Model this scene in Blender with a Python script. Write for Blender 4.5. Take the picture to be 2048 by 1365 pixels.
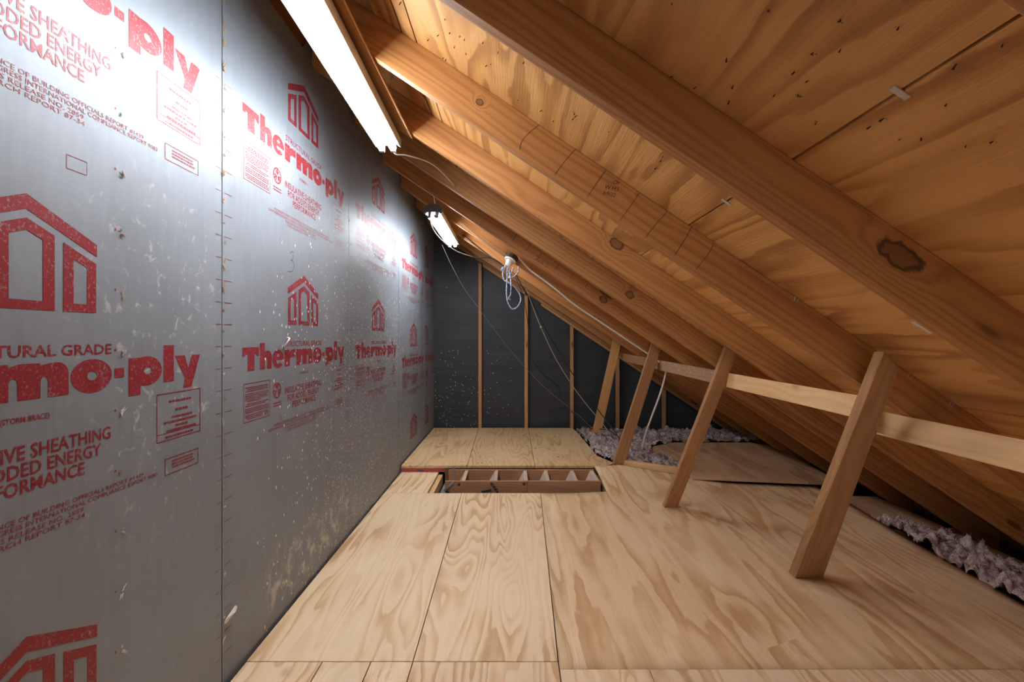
import bpy, bmesh, math, random
from mathutils import Vector, Matrix, noise
from mathutils.geometry import tessellate_polygon

for o in list(bpy.data.objects):
    bpy.data.objects.remove(o)
random.seed(7)
S = bpy.context.scene
COL = S.collection

# ------------------------------------------------------------------ camera, world, exposure
EYE = 1.205                      # eye height above the near plywood floor; camera looks along +Y
F = 910.0                        # focal length in pixels of the 2048 wide frame
HX, HY = 1024.0, 675.0           # vanishing point of the depth direction
cam_d = bpy.data.cameras.new('camera')
cam = bpy.data.objects.new('camera', cam_d)
COL.objects.link(cam)
cam.location = (0, 0, EYE)
cam.rotation_euler = (math.pi / 2, 0, 0)
cam_d.sensor_width = 36.0
cam_d.lens = 36.0 * F / 2048.0
cam_d.shift_y = -(682.5 - HY) / 2048.0
cam_d.clip_start = 0.02
S.camera = cam

wd = bpy.data.worlds.new('world')
S.world = wd
wd.use_nodes = True
wd.node_tree.nodes['Background'].inputs[0].default_value = (1.0, 0.97, 0.94, 1)
wd.node_tree.nodes['Background'].inputs[1].default_value = 0.32
TUBE_STRENGTH = 17.0

S.view_settings.view_transform = 'Standard'
S.view_settings.look = 'None'
S.view_settings.exposure = 1.92
S.view_settings.gamma = 1.0
S.view_settings.use_curve_mapping = False

S.cycles.use_light_tree = False
S.cycles.adaptive_threshold = 0.05
S.cycles.max_bounces = 5
S.cycles.diffuse_bounces = 4
S.cycles.glossy_bounces = 3
S.cycles.transmission_bounces = 1
S.cycles.caustics_reflective = False
S.cycles.caustics_refractive = False


def at(px, py, Y):
    """world point seen at a pixel of the photograph, at depth Y"""
    return Vector(((px - HX) * Y / F, Y, EYE + (HY - py) * Y / F))


# ------------------------------------------------------------------ roof geometry (8 in 12 pitch)
SL = 0.672
def zb(x): return EYE + 0.675 - SL * x      # underside of the rafters
def zs(x): return EYE + 0.831 - SL * x      # underside of the roof sheathing


def on_sheathing(px, py):
    dx, dz = (px - HX) / F, (HY - py) / F
    Y = 0.831 / (dz + SL * dx)
    return Vector((dx * Y, Y, EYE + dz * Y))


# ------------------------------------------------------------------ node helpers
class NT:
    def __init__(s, name):
        s.m = bpy.data.materials.new(name)
        s.m.use_nodes = True
        s.t = s.m.node_tree
        s.b = s.t.nodes['Principled BSDF']
        s.out = s.t.nodes['Material Output']

    def n(s, typ, **kw):
        nd = s.t.nodes.new(typ)
        for k, v in kw.items():
            setattr(nd, k, v)
        return nd

    def put(s, sock, v):
        if hasattr(v, 'bl_idname') or hasattr(v, 'links'):
            s.t.links.new(v, sock)
        else:
            sock.default_value = v

    def math(s, op, a, b=None, c=None, clamp=False):
        nd = s.n('ShaderNodeMath', operation=op, use_clamp=clamp)
        s.put(nd.inputs[0], a)
        if b is not None: s.put(nd.inputs[1], b)
        if c is not None: s.put(nd.inputs[2], c)
        return nd.outputs[0]

    def vmath(s, op, a, b=None):
        nd = s.n('ShaderNodeVectorMath', operation=op)
        s.put(nd.inputs[0], a)
        if b is not None: s.put(nd.inputs[1], b)
        return nd.outputs[0]

    def noise(s, vec, scale=1.0, detail=2.0, rough=0.5, dist=0.0):
        nd = s.n('ShaderNodeTexNoise')
        s.put(nd.inputs['Vector'], vec)
        nd.inputs['Scale'].default_value = scale
        nd.inputs['Detail'].default_value = detail
        nd.inputs['Roughness'].default_value = rough
        nd.inputs['Distortion'].default_value = dist
        return nd.outputs[0]

    def voro(s, vec, scale=1.0, out='Distance', feature='F1', rnd=1.0):
        nd = s.n('ShaderNodeTexVoronoi', feature=feature)
        s.put(nd.inputs['Vector'], vec)
        nd.inputs['Scale'].default_value = scale
        nd.inputs['Randomness'].default_value = rnd
        return nd

    def ramp(s, fac, stops):
        nd = s.n('ShaderNodeValToRGB')
        s.put(nd.inputs[0], fac)
        el = nd.color_ramp.elements
        while len(el) < len(stops): el.new(0.5)
        for e, (p, c) in zip(el, stops):
            e.position = p
            e.color = (*c, 1) if len(c) == 3 else c
        return nd.outputs[0]

    def mapr(s, v, a, b, c=0.0, d=1.0, smooth=True):
        nd = s.n('ShaderNodeMapRange', interpolation_type='SMOOTHSTEP' if smooth else 'LINEAR')
        s.put(nd.inputs[0], v)
        for i, q in enumerate((a, b, c, d)):
            nd.inputs[i + 1].default_value = q
        return nd.outputs[0]

    def mix(s, fac, a, b, typ='MIX'):
        nd = s.n('ShaderNodeMix', data_type='RGBA', blend_type=typ)
        s.put(nd.inputs[0], fac)
        for k, v in ((6, a), (7, b)):
            if isinstance(v, tuple): v = (*v, 1) if len(v) == 3 else v
            s.put(nd.inputs[k], v)
        return nd.outputs[2]

    def coords(s, rnd=True):
        tc = s.n('ShaderNodeTexCoord').outputs['Object']
        if not rnd: return tc, None
        r = s.n('ShaderNodeObjectInfo').outputs['Random']
        c = s.n('ShaderNodeCombineXYZ')
        s.put(c.inputs[0], s.math('MULTIPLY', r, 37.0))
        s.put(c.inputs[1], s.math('MULTIPLY', r, 91.0))
        s.put(c.inputs[2], s.math('MULTIPLY', r, 53.0))
        return s.vmath('ADD', tc, c.outputs[0]), r

    def sep(s, v):
        nd = s.n('ShaderNodeSeparateXYZ')
        s.put(nd.inputs[0], v)
        return nd.outputs

    def bump(s, h, strength, dist):
        nd = s.n('ShaderNodeBump')
        s.put(nd.inputs['Height'], h)
        nd.inputs['Strength'].default_value = strength
        nd.inputs['Distance'].default_value = dist
        s.put(s.b.inputs['Normal'], nd.outputs[0])

    def fin(s, col=None, rough=0.6, metal=0.0):
        if col is not None:
            if isinstance(col, tuple): col = (*col, 1) if len(col) == 3 else col
            s.put(s.b.inputs['Base Color'], col)
        s.put(s.b.inputs['Roughness'], rough)
        s.put(s.b.inputs['Metallic'], metal)
        return s.m


def plain(name, col, rough=0.6, metal=0.0):
    return NT(name).fin(col, rough, metal)


def lumber(name, light, dark, knot=(0.10, 0.045, 0.02), lines=46.0, rough=0.6, kn=0.5, dusty=False):
    """sawn softwood, grain along local X"""
    t = NT(name)
    v, r = t.coords()
    st = t.vmath('MULTIPLY', v, (0.75, 7.0, 7.0))
    n1 = t.noise(st, 1.0, 2.0, 0.45)
    kv = t.voro(t.vmath('MULTIPLY', v, (2.1, 7.0, 7.0)), 1.0)
    kd = kv.outputs['Distance']
    pick = t.math('GREATER_THAN', t.sep(kv.outputs['Color'])[0], 1 - kn)
    bulge = t.math('MULTIPLY', t.mapr(kd, 0.5, 0.0), t.math('MULTIPLY', pick, 1.1))
    # one knot of its own per board, placed by the object's 'knot' and 'knot_size' properties
    tcv = t.n('ShaderNodeTexCoord').outputs['Object']
    ap = t.n('ShaderNodeAttribute', attribute_type='OBJECT', attribute_name='knot').outputs['Vector']
    az = t.n('ShaderNodeAttribute', attribute_type='OBJECT', attribute_name='knot_size').outputs['Vector']
    dk = t.vmath('MULTIPLY', t.vmath('SUBTRACT', tcv, ap), az)
    ln = t.n('ShaderNodeVectorMath', operation='LENGTH')
    t.put(ln.inputs[0], dk)
    kn2 = t.noise(tcv, 38.0, 3.0)
    kl = t.math('ADD', ln.outputs['Value'], t.math('ADD', t.math('MULTIPLY', n1, 0.3), t.math('MULTIPLY_ADD', kn2, 0.9, -0.45)))
    has = t.math('GREATER_THAN', t.sep(az)[0], 0.5)
    bulge = t.math('ADD', bulge, t.math('MULTIPLY', has, t.math('MULTIPLY', t.mapr(kl, 3.2, 0.6), 1.6)))
    x, y, z = t.sep(v)[0], t.sep(v)[1], t.sep(v)[2]
    rr = t.math('ADD', t.math('MULTIPLY', t.math('ADD', y, z), lines),
                t.math('ADD', t.math('MULTIPLY', n1, 6.5), bulge))
    sn = t.math('SINE', t.math('MULTIPLY', rr, 6.2832))
    sn = t.math('MULTIPLY_ADD', sn, 0.5, 0.5)
    sn = t.math('POWER', sn, 1.7)
    fine = t.noise(t.vmath('MULTIPLY', v, (5.0, 190.0, 190.0)), 1.0, 2.0)
    blot = t.noise(t.vmath('MULTIPLY', v, (1.6, 6.0, 6.0)), 1.0, 3.0)
    f = t.math('ADD', t.math('MULTIPLY', sn, 0.26), t.math('MULTIPLY', fine, 0.42))
    f = t.math('ADD', f, t.math('MULTIPLY', blot, 0.42))
    col = t.ramp(f, [(0.18, light), (0.85, dark)])
    hue = t.mapr(r, 0, 1, 0.84, 1.12, False)
    col = t.mix(1.0, col, hue, 'MULTIPLY')
    km = t.math('MULTIPLY', t.mapr(kd, 0.16, 0.10), pick)
    col = t.mix(t.math('MULTIPLY', km, 0.8), col, knot)
    rim = t.math('MULTIPLY', t.mapr(kl, 0.82, 0.98), t.mapr(kl, 1.30, 1.10))
    core = t.math('MULTIPLY', t.mapr(kl, 1.15, 1.0), 0.72)
    col = t.mix(t.math('MULTIPLY', has, core), col, (knot[0] * 2.2, knot[1] * 2.2, knot[2] * 2.0))
    col = t.mix(t.math('MULTIPLY', has, t.math('MULTIPLY', rim, 0.85)), col, knot)
    if dusty:
        vo = t.voro(v, 95.0)
        on = t.math('LESS_THAN', t.sep(vo.outputs['Color'])[0], 0.4)
        fl = t.math('MULTIPLY', on, t.math('LESS_THAN', vo.outputs['Distance'], 0.27))
        col = t.mix(fl, col, (0.78, 0.72, 0.66))
    t.bump(fine, 0.2, 0.002)
    return t.fin(col, rough)


def plywood(name, light, mid, dark, freq=8.0, knot=(0.22, 0.11, 0.05), kn=0.35, rough=0.62, bumpy=0.2, kscale=1.0, streak=0.26):
    """rotary cut veneer, grain along local Y"""
    t = NT(name)
    v, r = t.coords()
    kv = t.voro(t.vmath('MULTIPLY', v, (3.2 * kscale, 1.9 * kscale, 3.2 * kscale)), 1.0)
    kd = kv.outputs['Distance']
    pick = t.math('GREATER_THAN', t.sep(kv.outputs['Color'])[0], 1 - kn)
    bulge = t.math('MULTIPLY', t.mapr(kd, 0.55, 0.0), t.math('MULTIPLY', pick, 0.16))
    n = t.noise(t.vmath('MULTIPLY', v, (4.6, 0.55, 4.6)), 1.0, 2.0, 0.45, 0.25)
    n = t.math('ADD', n, bulge)
    wob = t.noise(t.vmath('MULTIPLY', v, (22.0, 9.0, 22.0)), 1.0, 3.0)
    ph = t.math('ADD', t.math('MULTIPLY', n, freq), t.math('MULTIPLY', wob, 0.42))
    fr = t.math('FRACT', ph)
    # earlywood to latewood ramps up slowly and drops sharply
    band = t.math('MULTIPLY', t.mapr(fr, 0.25, 0.86), t.mapr(fr, 1.0, 0.88))
    fine = t.noise(t.vmath('MULTIPLY', v, (170.0, 5.0, 170.0)), 1.0, 2.0, 0.6)
    blot = t.noise(t.vmath('MULTIPLY', v, (3.0, 1.6, 3.0)), 1.0, 3.0)
    band = t.math('MULTIPLY', band, t.mapr(blot, 0.33, 0.62, 0.3, 1.0))
    f = t.math('ADD', t.math('MULTIPLY', band, 0.5), t.math('MULTIPLY', fine, streak))
    f = t.math('ADD', f, t.math('MULTIPLY', blot, 0.36))
    col = t.ramp(f, [(0.22, light), (0.5, mid), (0.92, dark)])
    hue = t.mapr(r, 0, 1, 0.93, 1.06, False)
    col = t.mix(1.0, col, hue, 'MULTIPLY')
    km = t.math('MULTIPLY', t.mapr(kd, 0.105, 0.05), pick)
    col = t.mix(t.math('MULTIPLY', km, 0.75), col, knot)
    t.bump(fine, bumpy, 0.002)
    return t.fin(col, rough)


M = {}
M['floor_ply'] = plywood('floor_plywood', (0.88, 0.70, 0.475), (0.78, 0.56, 0.33), (0.57, 0.34, 0.165), 17.0, kn=0.16)
M['right_ply'] = plywood('right_floor_plywood', (0.86, 0.665, 0.43), (0.75, 0.53, 0.305), (0.56, 0.335, 0.16), 8.0, kn=0.12, streak=0.5)
M['rear_ply'] = plywood('rear_floor_plywood', (0.76, 0.55, 0.32), (0.66, 0.45, 0.23), (0.47, 0.27, 0.115), 12.0, kn=0.5, kscale=1.7)
M['dull_ply'] = plywood('dusty_plywood', (0.62, 0.41, 0.25), (0.52, 0.33, 0.19), (0.36, 0.21, 0.11), 4.0, kn=0.2)
M['roof_ply'] = plywood('roof_sheathing_plywood', (0.76, 0.42, 0.155), (0.61, 0.30, 0.09), (0.37, 0.16, 0.042), 9.0, knot=(0.12, 0.05, 0.02), kn=0.28, bumpy=0.55)
M['rafter'] = lumber('rafter_lumber', (0.56, 0.27, 0.088), (0.30, 0.115, 0.028), (0.07, 0.03, 0.012), lines=34.0, kn=0.32)
M['strut'] = lumber('strut_lumber', (0.50, 0.275, 0.13), (0.32, 0.155, 0.065), (0.12, 0.05, 0.025), lines=24.0, kn=0.3)
M['rail'] = lumber('rail_lumber', (0.80, 0.53, 0.28), (0.60, 0.36, 0.16), (0.22, 0.11, 0.06), lines=22.0, kn=0.3)
M['dusty'] = lumber('dusty_lumber', (0.50, 0.30, 0.17), (0.33, 0.18, 0.09), (0.12, 0.05, 0.025), lines=24.0, kn=0.2, dusty=True)
M['stud'] = lumber('stud_lumber', (0.62, 0.35, 0.14), (0.42, 0.20, 0.065), (0.14, 0.06, 0.03), lines=30.0, kn=0.35)
M['ladder'] = lumber('ladder_lumber', (0.60, 0.33, 0.17), (0.34, 0.16, 0.07), (0.12, 0.05, 0.03), lines=75.0, kn=0.0)
M['tread'] = plain('worn_tread', (0.60, 0.46, 0.36), 0.8)
M['framing'] = lumber('dark_framing', (0.36, 0.19, 0.085), (0.22, 0.10, 0.04), lines=40.0)


def foil_material():
    t = NT('foil_faced_sheathing')
    v, _ = t.coords(False)
    x, y, z = t.sep(v)[0], t.sep(v)[1], t.sep(v)[2]
    grain = t.noise(t.vmath('MULTIPLY', v, (1, 160.0, 60.0)), 1.0, 3.0, 0.6)
    cloud = t.noise(t.vmath('MULTIPLY', v, (1, 2.2, 1.6)), 1.0, 4.0, 0.55)
    fib = t.noise(t.vmath('MULTIPLY', v, (1, 46.0, 5.0)), 1.0, 2.0)
    base = t.ramp(t.math('ADD', t.math('MULTIPLY', cloud, 0.7), t.math('MULTIPLY', fib, 0.3)),
                  [(0.3, (0.22, 0.25, 0.29)), (0.7, (0.285, 0.32, 0.365))])
    rough = t.math('ADD', t.mapr(cloud, 0.3, 0.7, 0.46, 0.54), t.math('MULTIPLY', grain, 0.10))
    # handling scuffs: pale patches on the nearest sheets
    sc = t.noise(t.vmath('MULTIPLY', v, (1, 30.0, 26.0)), 1.0, 5.0, 0.66, 0.6)
    scm = t.math('MULTIPLY', t.mapr(y, 0.95, 1.25), t.mapr(y, 1.62, 1.45))
    scm = t.math('MULTIPLY', scm, t.math('MULTIPLY', t.mapr(z, 0.55, 0.9), t.mapr(z, 1.75, 1.4)))
    sc2 = t.math('MULTIPLY', t.mapr(sc, 0.56, 0.70), t.math('MULTIPLY_ADD', scm, 0.62, 0.06))
    # chalky bloom at the foot of the second and third sheet
    ch = t.noise(t.vmath('MULTIPLY', v, (1, 14.0, 11.0)), 1.0, 5.0, 0.65)
    chm = t.math('MULTIPLY', t.mapr(y, 1.75, 1.95), t.mapr(y, 3.0, 2.7))
    chm = t.math('MULTIPLY', chm, t.math('MULTIPLY', t.mapr(z, 0.04, 0.10), t.mapr(z, 0.36, 0.18)))
    ch = t.math('MULTIPLY', t.mapr(ch, 0.47, 0.66), t.math('MULTIPLY', chm, 0.65))
    # sawdust flecks
    fl = None
    dens = t.math('MULTIPLY', t.mapr(y, 1.65, 3.0), t.mapr(z, 1.95, 0.85))
    dens = t.math('MULTIPLY', dens, t.mapr(y, 4.4, 3.8, 0.4, 1.0))
    for sc_, lo, seed in ((58.0, 0.055, 0.0), (105.0, 0.05, 3.7)):
        sv = t.vmath('ADD', t.vmath('MULTIPLY', v, (0.0, 1.0, 0.62)), (seed, seed, 0))
        vo = t.voro(sv, sc_)
        rr = t.sep(vo.outputs['Color'])[0]
        on = t.math('LESS_THAN', rr, t.math('MULTIPLY_ADD', dens, 0.80, 0.0))
        rad = t.math('MULTIPLY_ADD', t.sep(vo.outputs['Color'])[1], 0.22, 0.06)
        m = t.math('MULTIPLY', on, t.math('LESS_THAN', vo.outputs['Distance'], rad))
        fl = m if fl is None else t.math('MAXIMUM', fl, m)
    col = t.mix(sc2, base, (0.62, 0.63, 0.58))
    col = t.mix(ch, col, (0.66, 0.64, 0.59))
    col = t.mix(fl, col, (0.80, 0.80, 0.79))
    dull = t.math('MAXIMUM', t.math('MAXIMUM', sc2, ch), fl)
    metal = t.math('MULTIPLY_ADD', dull, -0.28, 0.32)
    rough = t.math('MAXIMUM', rough, t.math('MULTIPLY', dull, 0.75))
    t.bump(grain, 0.10, 0.0012)
    return t.fin(col, rough, metal)


M['foil'] = foil_material()


def print_material():
    t = NT('red_print')
    v, _ = t.coords(False)
    w = t.noise(t.vmath('MULTIPLY', v, (1, 150.0, 120.0)), 1.0, 4.0, 0.7)
    w2 = t.noise(t.vmath('MULTIPLY', v, (1, 20.0, 20.0)), 1.0, 3.0, 0.6)
    y, z = t.sep(v)[1], t.sep(v)[2]
    wear = t.mapr(t.math('ADD', w, t.math('MULTIPLY', w2, 0.35)), 0.70, 0.86, 0.0, 0.55)
    sv = t.vmath('MULTIPLY', v, (0.0, 1.0, 0.62))
    vo = t.voro(sv, 58.0)
    dens = t.math('MULTIPLY', t.mapr(y, 1.65, 3.0), t.mapr(z, 1.95, 0.85))
    on = t.math('LESS_THAN', t.sep(vo.outputs['Color'])[0], t.math('MULTIPLY_ADD', dens, 0.62, 0.0))
    fl = t.math('MULTIPLY', on, t.math('LESS_THAN', vo.outputs['Distance'], 0.22))
    col = t.mix(wear, (0.26, 0.016, 0.027), (0.42, 0.38, 0.40))
    col = t.mix(fl, col, (0.8, 0.8, 0.79))
    return t.fin(col, 0.5, t.math('MULTIPLY_ADD', wear, 0.5, 0.1))


M['print'] = print_material()
M['ink'] = plain('black_marker', (0.015, 0.012, 0.012), 0.6)
M['pencil'] = plain('pencil_grey', (0.10, 0.08, 0.07), 0.6)


def felt_material():
    t = NT('black_felt')
    v, _ = t.coords(False)
    n = t.noise(t.vmath('MULTIPLY', v, (2.5, 1, 9.0)), 1.0, 4.0, 0.55, 0.5)
    g = t.noise(v, 260.0, 2.0)
    col = t.ramp(n, [(0.3, (0.022, 0.026, 0.032)), (0.75, (0.040, 0.046, 0.055))])
    x, z = t.sep(v)[0], t.sep(v)[2]
    vo = t.voro(t.vmath('MULTIPLY', v, (1, 0, 0.8)), 62.0)
    dens = t.math('MULTIPLY', t.mapr(z, 1.25, 0.7), t.mapr(x, 0.35, -0.75))
    on = t.math('LESS_THAN', t.sep(vo.outputs['Color'])[0], t.math('MULTIPLY_ADD', dens, 0.30, 0.004))
    rad = t.math('MULTIPLY_ADD', t.sep(vo.outputs['Color'])[1], 0.25, 0.06)
    fl = t.math('MULTIPLY', on, t.math('LESS_THAN', vo.outputs['Distance'], rad))
    col = t.mix(fl, col, (0.62, 0.62, 0.6))
    t.bump(n, 0.2, 0.02)
    return t.fin(col, t.math('MULTIPLY_ADD', fl, 0.3, 0.52))


M['felt'] = felt_material()
M['white_metal'] = plain('white_enamel', (0.70, 0.71, 0.72), 0.35)
M['grey_plastic'] = plain('grey_plastic', (0.13, 0.14, 0.15), 0.5)
M['porcelain'] = plain('white_porcelain', (0.85, 0.83, 0.80), 0.25)
M['black'] = plain('black_rubber', (0.02, 0.02, 0.022), 0.45)
M['white_cable'] = plain('white_cable', (0.78, 0.74, 0.68), 0.5)
M['grey_wire'] = plain('grey_wire', (0.20, 0.19, 0.19), 0.5)
M['tan_cord'] = plain('tan_cord', (0.42, 0.37, 0.27), 0.8)
M['red'] = plain('red_stained_board', (0.50, 0.09, 0.10), 0.6)
M['blue'] = plain('blue_mark', (0.05, 0.10, 0.30), 0.6)
M['galv'] = plain('galvanised_steel', (0.42, 0.42, 0.42), 0.4, 0.8)
M['dark_steel'] = plain('dark_steel', (0.07, 0.072, 0.078), 0.45, 0.6)
M['nail'] = plain('rusty_nail', (0.035, 0.022, 0.018), 0.7, 0.2)
M['clip'] = plain('sheathing_clip', (0.62, 0.55, 0.47), 0.6, 0.1)
M['splinter'] = plain('splintered_fibre', (0.48, 0.33, 0.18), 0.9)
M['fluff'] = plain('torn_white_facing', (0.66, 0.65, 0.62), 0.9)
M['dark_gap'] = plain('dark_backing', (0.045, 0.026, 0.016), 0.9)
M['purple_shade'] = plain('wall_gap_shade', (0.10, 0.035, 0.05), 0.8)  # dark purple stands in for the shadow between wall foot and floor
M['paper'] = plain('paper_label', (0.72, 0.70, 0.70), 0.7)


def rope_material():
    t = NT('blue_white_rope')
    v, _ = t.coords(False)
    w = t.noise(v, 120.0, 1.0)
    return t.fin(t.mix(t.mapr(w, 0.44, 0.54), (0.10, 0.24, 0.60), (0.72, 0.78, 0.86)), 0.7)


M['rope'] = rope_material()


def tube_material():
    t = NT('lit_fluorescent_tube')
    t.fin((1, 1, 1), 0.4)
    t.put(t.b.inputs['Emission Color'], (0.93, 0.97, 1.0, 1))
    t.put(t.b.inputs['Emission Strength'], TUBE_STRENGTH)
    return t.m


M['tube'] = tube_material()


def insulation_material(name, a, b):
    t = NT(name)
    v, _ = t.coords(False)
    n = t.noise(v, 14.0, 5.0, 0.7)
    n2 = t.noise(v, 70.0, 4.0, 0.7)
    f = t.math('ADD', t.math('MULTIPLY', n, 0.6), t.math('MULTIPLY', n2, 0.5))
    col = t.ramp(f, [(0.42, b), (0.64, a)])
    t.bump(n2, 0.9, 0.02)
    return t.fin(col, 0.95)


M['insul'] = insulation_material('pink_insulation', (0.85, 0.68, 0.66), (0.30, 0.16, 0.14))
M['insul2'] = insulation_material('grey_pink_insulation', (0.85, 0.72, 0.70), (0.12, 0.065, 0.06))  # darker tone paints the shade of the crevices into the colour

# ------------------------------------------------------------------ object helpers
WM = {}


def link(o, mat=None, frame=None, parent=None):
    frame = frame or Matrix.Identity(4)
    COL.objects.link(o)
    WM[o.name] = frame
    if parent is not None:
        o.parent = parent
        o.matrix_basis = WM[parent.name].inverted() @ frame
    else:
        o.matrix_basis = frame
    if mat is not None and o.data is not None:
        if len(o.data.materials) == 0: o.data.materials.append(mat)
    return o


def mk(name, verts, faces, mat, parent=None, frame=None, bevel=0.0, smooth=False):
    """one mesh object from world-space vertices, stored in the given frame"""
    frame = frame or Matrix.Identity(4)
    inv = frame.inverted()
    me = bpy.data.meshes.new(name)
    me.from_pydata([tuple(inv @ Vector(v)) for v in verts], [], faces)
    bm = bmesh.new()
    bm.from_mesh(me)
    bmesh.ops.recalc_face_normals(bm, faces=bm.faces)
    if bevel > 0:
        bmesh.ops.bevel(bm, geom=list(bm.edges), offset=bevel, segments=1, affect='EDGES', profile=0.5)
    bm.to_mesh(me)
    bm.free()
    if smooth:
        for p in me.polygons: p.use_smooth = True
    return link(bpy.data.objects.new(name, me), mat, frame, parent)


def copy_obj(src, frame, parent=None):
    o = src.copy()
    return link(o, None, frame, parent)


def empty(name, loc, label=None, cat=None, group=None):
    o = bpy.data.objects.new(name, None)
    o.empty_display_size = 0.05
    link(o, None, Matrix.Translation(loc))
    if label: tag(o, label, cat, group)
    return o


def tag(o, label=None, cat=None, group=None, kind=None):
    if label: o['label'] = label
    if cat: o['category'] = cat
    if group: o['group'] = group
    if kind: o['kind'] = kind
    return o


BOXF = [(0, 1, 2, 3), (7, 6, 5, 4), (0, 4, 5, 1), (1, 5, 6, 2), (2, 6, 7, 3), (3, 7, 4, 0)]


def box(name, lo, hi, mat, parent=None, frame=None, bevel=0.0):
    (a, b, c), (d, e, f) = lo, hi
    v = [(a, b, c), (d, b, c), (d, e, c), (a, e, c), (a, b, f), (d, b, f), (d, e, f), (a, e, f)]
    fr = frame or Matrix.Translation(((a + d) / 2, (b + e) / 2, (c + f) / 2))
    return mk(name, v, BOXF, mat, parent, fr, bevel)


def axis_frame(origin, xdir, up=(0, 0, 1)):
    x = Vector(xdir).normalized()
    up = Vector(up)
    y = up.cross(x).normalized()
    z = x.cross(y)
    m = Matrix((x, y, z)).transposed().to_4x4()
    m.translation = Vector(origin)
    return m


def prism_y(name, pts, y0, y1, mat, parent=None, frame=None, bevel=0.0):
    """polygon in XZ extruded along Y"""
    n = len(pts)
    v = [(x, y0, z) for x, z in pts] + [(x, y1, z) for x, z in pts]
    f = [tuple(range(n)), tuple(range(2 * n - 1, n - 1, -1))]
    f += [(i, (i + 1) % n, n + (i + 1) % n, n + i) for i in range(n)]
    return mk(name, v, f, mat, parent, frame, bevel)


def prism_z(name, pts, z0, z1, mat, parent=None, frame=None, bevel=0.0):
    n = len(pts)
    v = [(x, y, z0) for x, y in pts] + [(x, y, z1) for x, y in pts]
    f = [tuple(range(n)), tuple(range(2 * n - 1, n - 1, -1))]
    f += [(i, (i + 1) % n, n + (i + 1) % n, n + i) for i in range(n)]
    cx = sum(p[0] for p in pts) / n
    cy = sum(p[1] for p in pts) / n
    return mk(name, v, f, mat, parent, frame or Matrix.Translation((cx, cy, (z0 + z1) / 2)), bevel)


def catmull(pts, k=8):
    pts = [Vector(p) for p in pts]
    P = [pts[0] * 2 - pts[1]] + pts + [pts[-1] * 2 - pts[-2]]
    out = []
    for i in range(1, len(P) - 2):
        a, b, c, d = P[i - 1:i + 3]
        for j in range(k):
            u = j / k
            out.append(0.5 * ((2 * b) + (c - a) * u + (2 * a - 5 * b + 4 * c - d) * u * u + (3 * b - a - 3 * c + d) * u ** 3))
    out.append(pts[-1])
    return out


def tube_mesh(path, r, sides=8):
    verts, faces = [], []
    n = len(path)
    prev = None
    for i, p in enumerate(path):
        tdir = (path[min(i + 1, n - 1)] - path[max(i - 1, 0)]).normalized()
        a = prev if prev is not None else (Vector((0, 0, 1)) if abs(tdir.z) < 0.9 else Vector((1, 0, 0)))
        u = (a - tdir * a.dot(tdir)).normalized()
        prev = u
        w = tdir.cross(u)
        for k in range(sides):
            th = 2 * math.pi * k / sides
            verts.append(p + (u * math.cos(th) + w * math.sin(th)) * r)
    for i in range(n - 1):
        for k in range(sides):
            a, b = i * sides + k, i * sides + (k + 1) % sides
            faces.append((a, b, b + sides, a + sides))
    faces.append(tuple(range(sides))[::-1])
    faces.append(tuple(range((n - 1) * sides, n * sides)))
    return verts, faces


def cable(name, pts, r, mat, parent=None, k=8, sides=8):
    v, f = tube_mesh(catmull(pts, k), r, sides)
    return mk(name, v, f, mat, parent, smooth=True)


def cyl(name, p0, p1, r, mat, parent=None, sides=16, r1=None, smooth=True):
    p0, p1 = Vector(p0), Vector(p1)
    fr = axis_frame(p0, p1 - p0, (0, 0, 1) if abs((p1 - p0).normalized().z) < 0.95 else (1, 0, 0))
    u, w = fr.to_3x3().col[1], fr.to_3x3().col[2]
    r1 = r if r1 is None else r1
    v = []
    for p, rr in ((p0, r), (p1, r1)):
        for k in range(sides):
            th = 2 * math.pi * k / sides
            v.append(p + (u * math.cos(th) + w * math.sin(th)) * rr)
    f = [(k, (k + 1) % sides, sides + (k + 1) % sides, sides + k) for k in range(sides)]
    f += [tuple(range(sides))[::-1], tuple(range(sides, 2 * sides))]
    o = mk(name, v, f, mat, parent, fr)
    if smooth:
        for p in o.data.polygons: p.use_smooth = len(p.vertices) == 4
    return o


# ------------------------------------------------------------------ lettering helpers
def fill(contours):
    """triangles of a 2D outline with holes"""
    tris = tessellate_polygon([[Vector((x, y, 0)) for x, y in c] for c in contours])
    pts = [p for c in contours for p in c]
    return pts, [tuple(t) for t in tris]


def ell(cx, cy, rx, ry, a0=0, a1=360, n=22):
    full = abs(a1 - a0) >= 360
    m = n if full else n + 1
    return [(cx + rx * math.cos(math.radians(a0 + (a1 - a0) * i / n)), cy + ry * math.sin(math.radians(a0 + (a1 - a0) * i / n))) for i in range(m)]


class Flat:
    def __init__(s): s.v, s.f = [], []

    def add(s, contours):
        p, t = fill(contours)
        k = len(s.v)
        s.v += p
        s.f += [tuple(i + k for i in q) for q in t]
        return s

    def rect(s, x0, y0, x1, y1): return s.add([[(x0, y0), (x1, y0), (x1, y1), (x0, y1)]])

    def frame(s, x0, y0, x1, y1, w): 
        return s.rect(x0, y0, x1, y0 + w).rect(x0, y1 - w, x1, y1).rect(x0, y0 + w, x0 + w, y1 - w).rect(x1 - w, y0 + w, x1, y1 - w)

    def merge(s, o, dx=0, dy=0):
        k = len(s.v)
        s.v += [(x + dx, y + dy) for x, y in o.v]
        s.f += [tuple(i + k for i in q) for q in o.f]
        return s


_tc = {}


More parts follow.
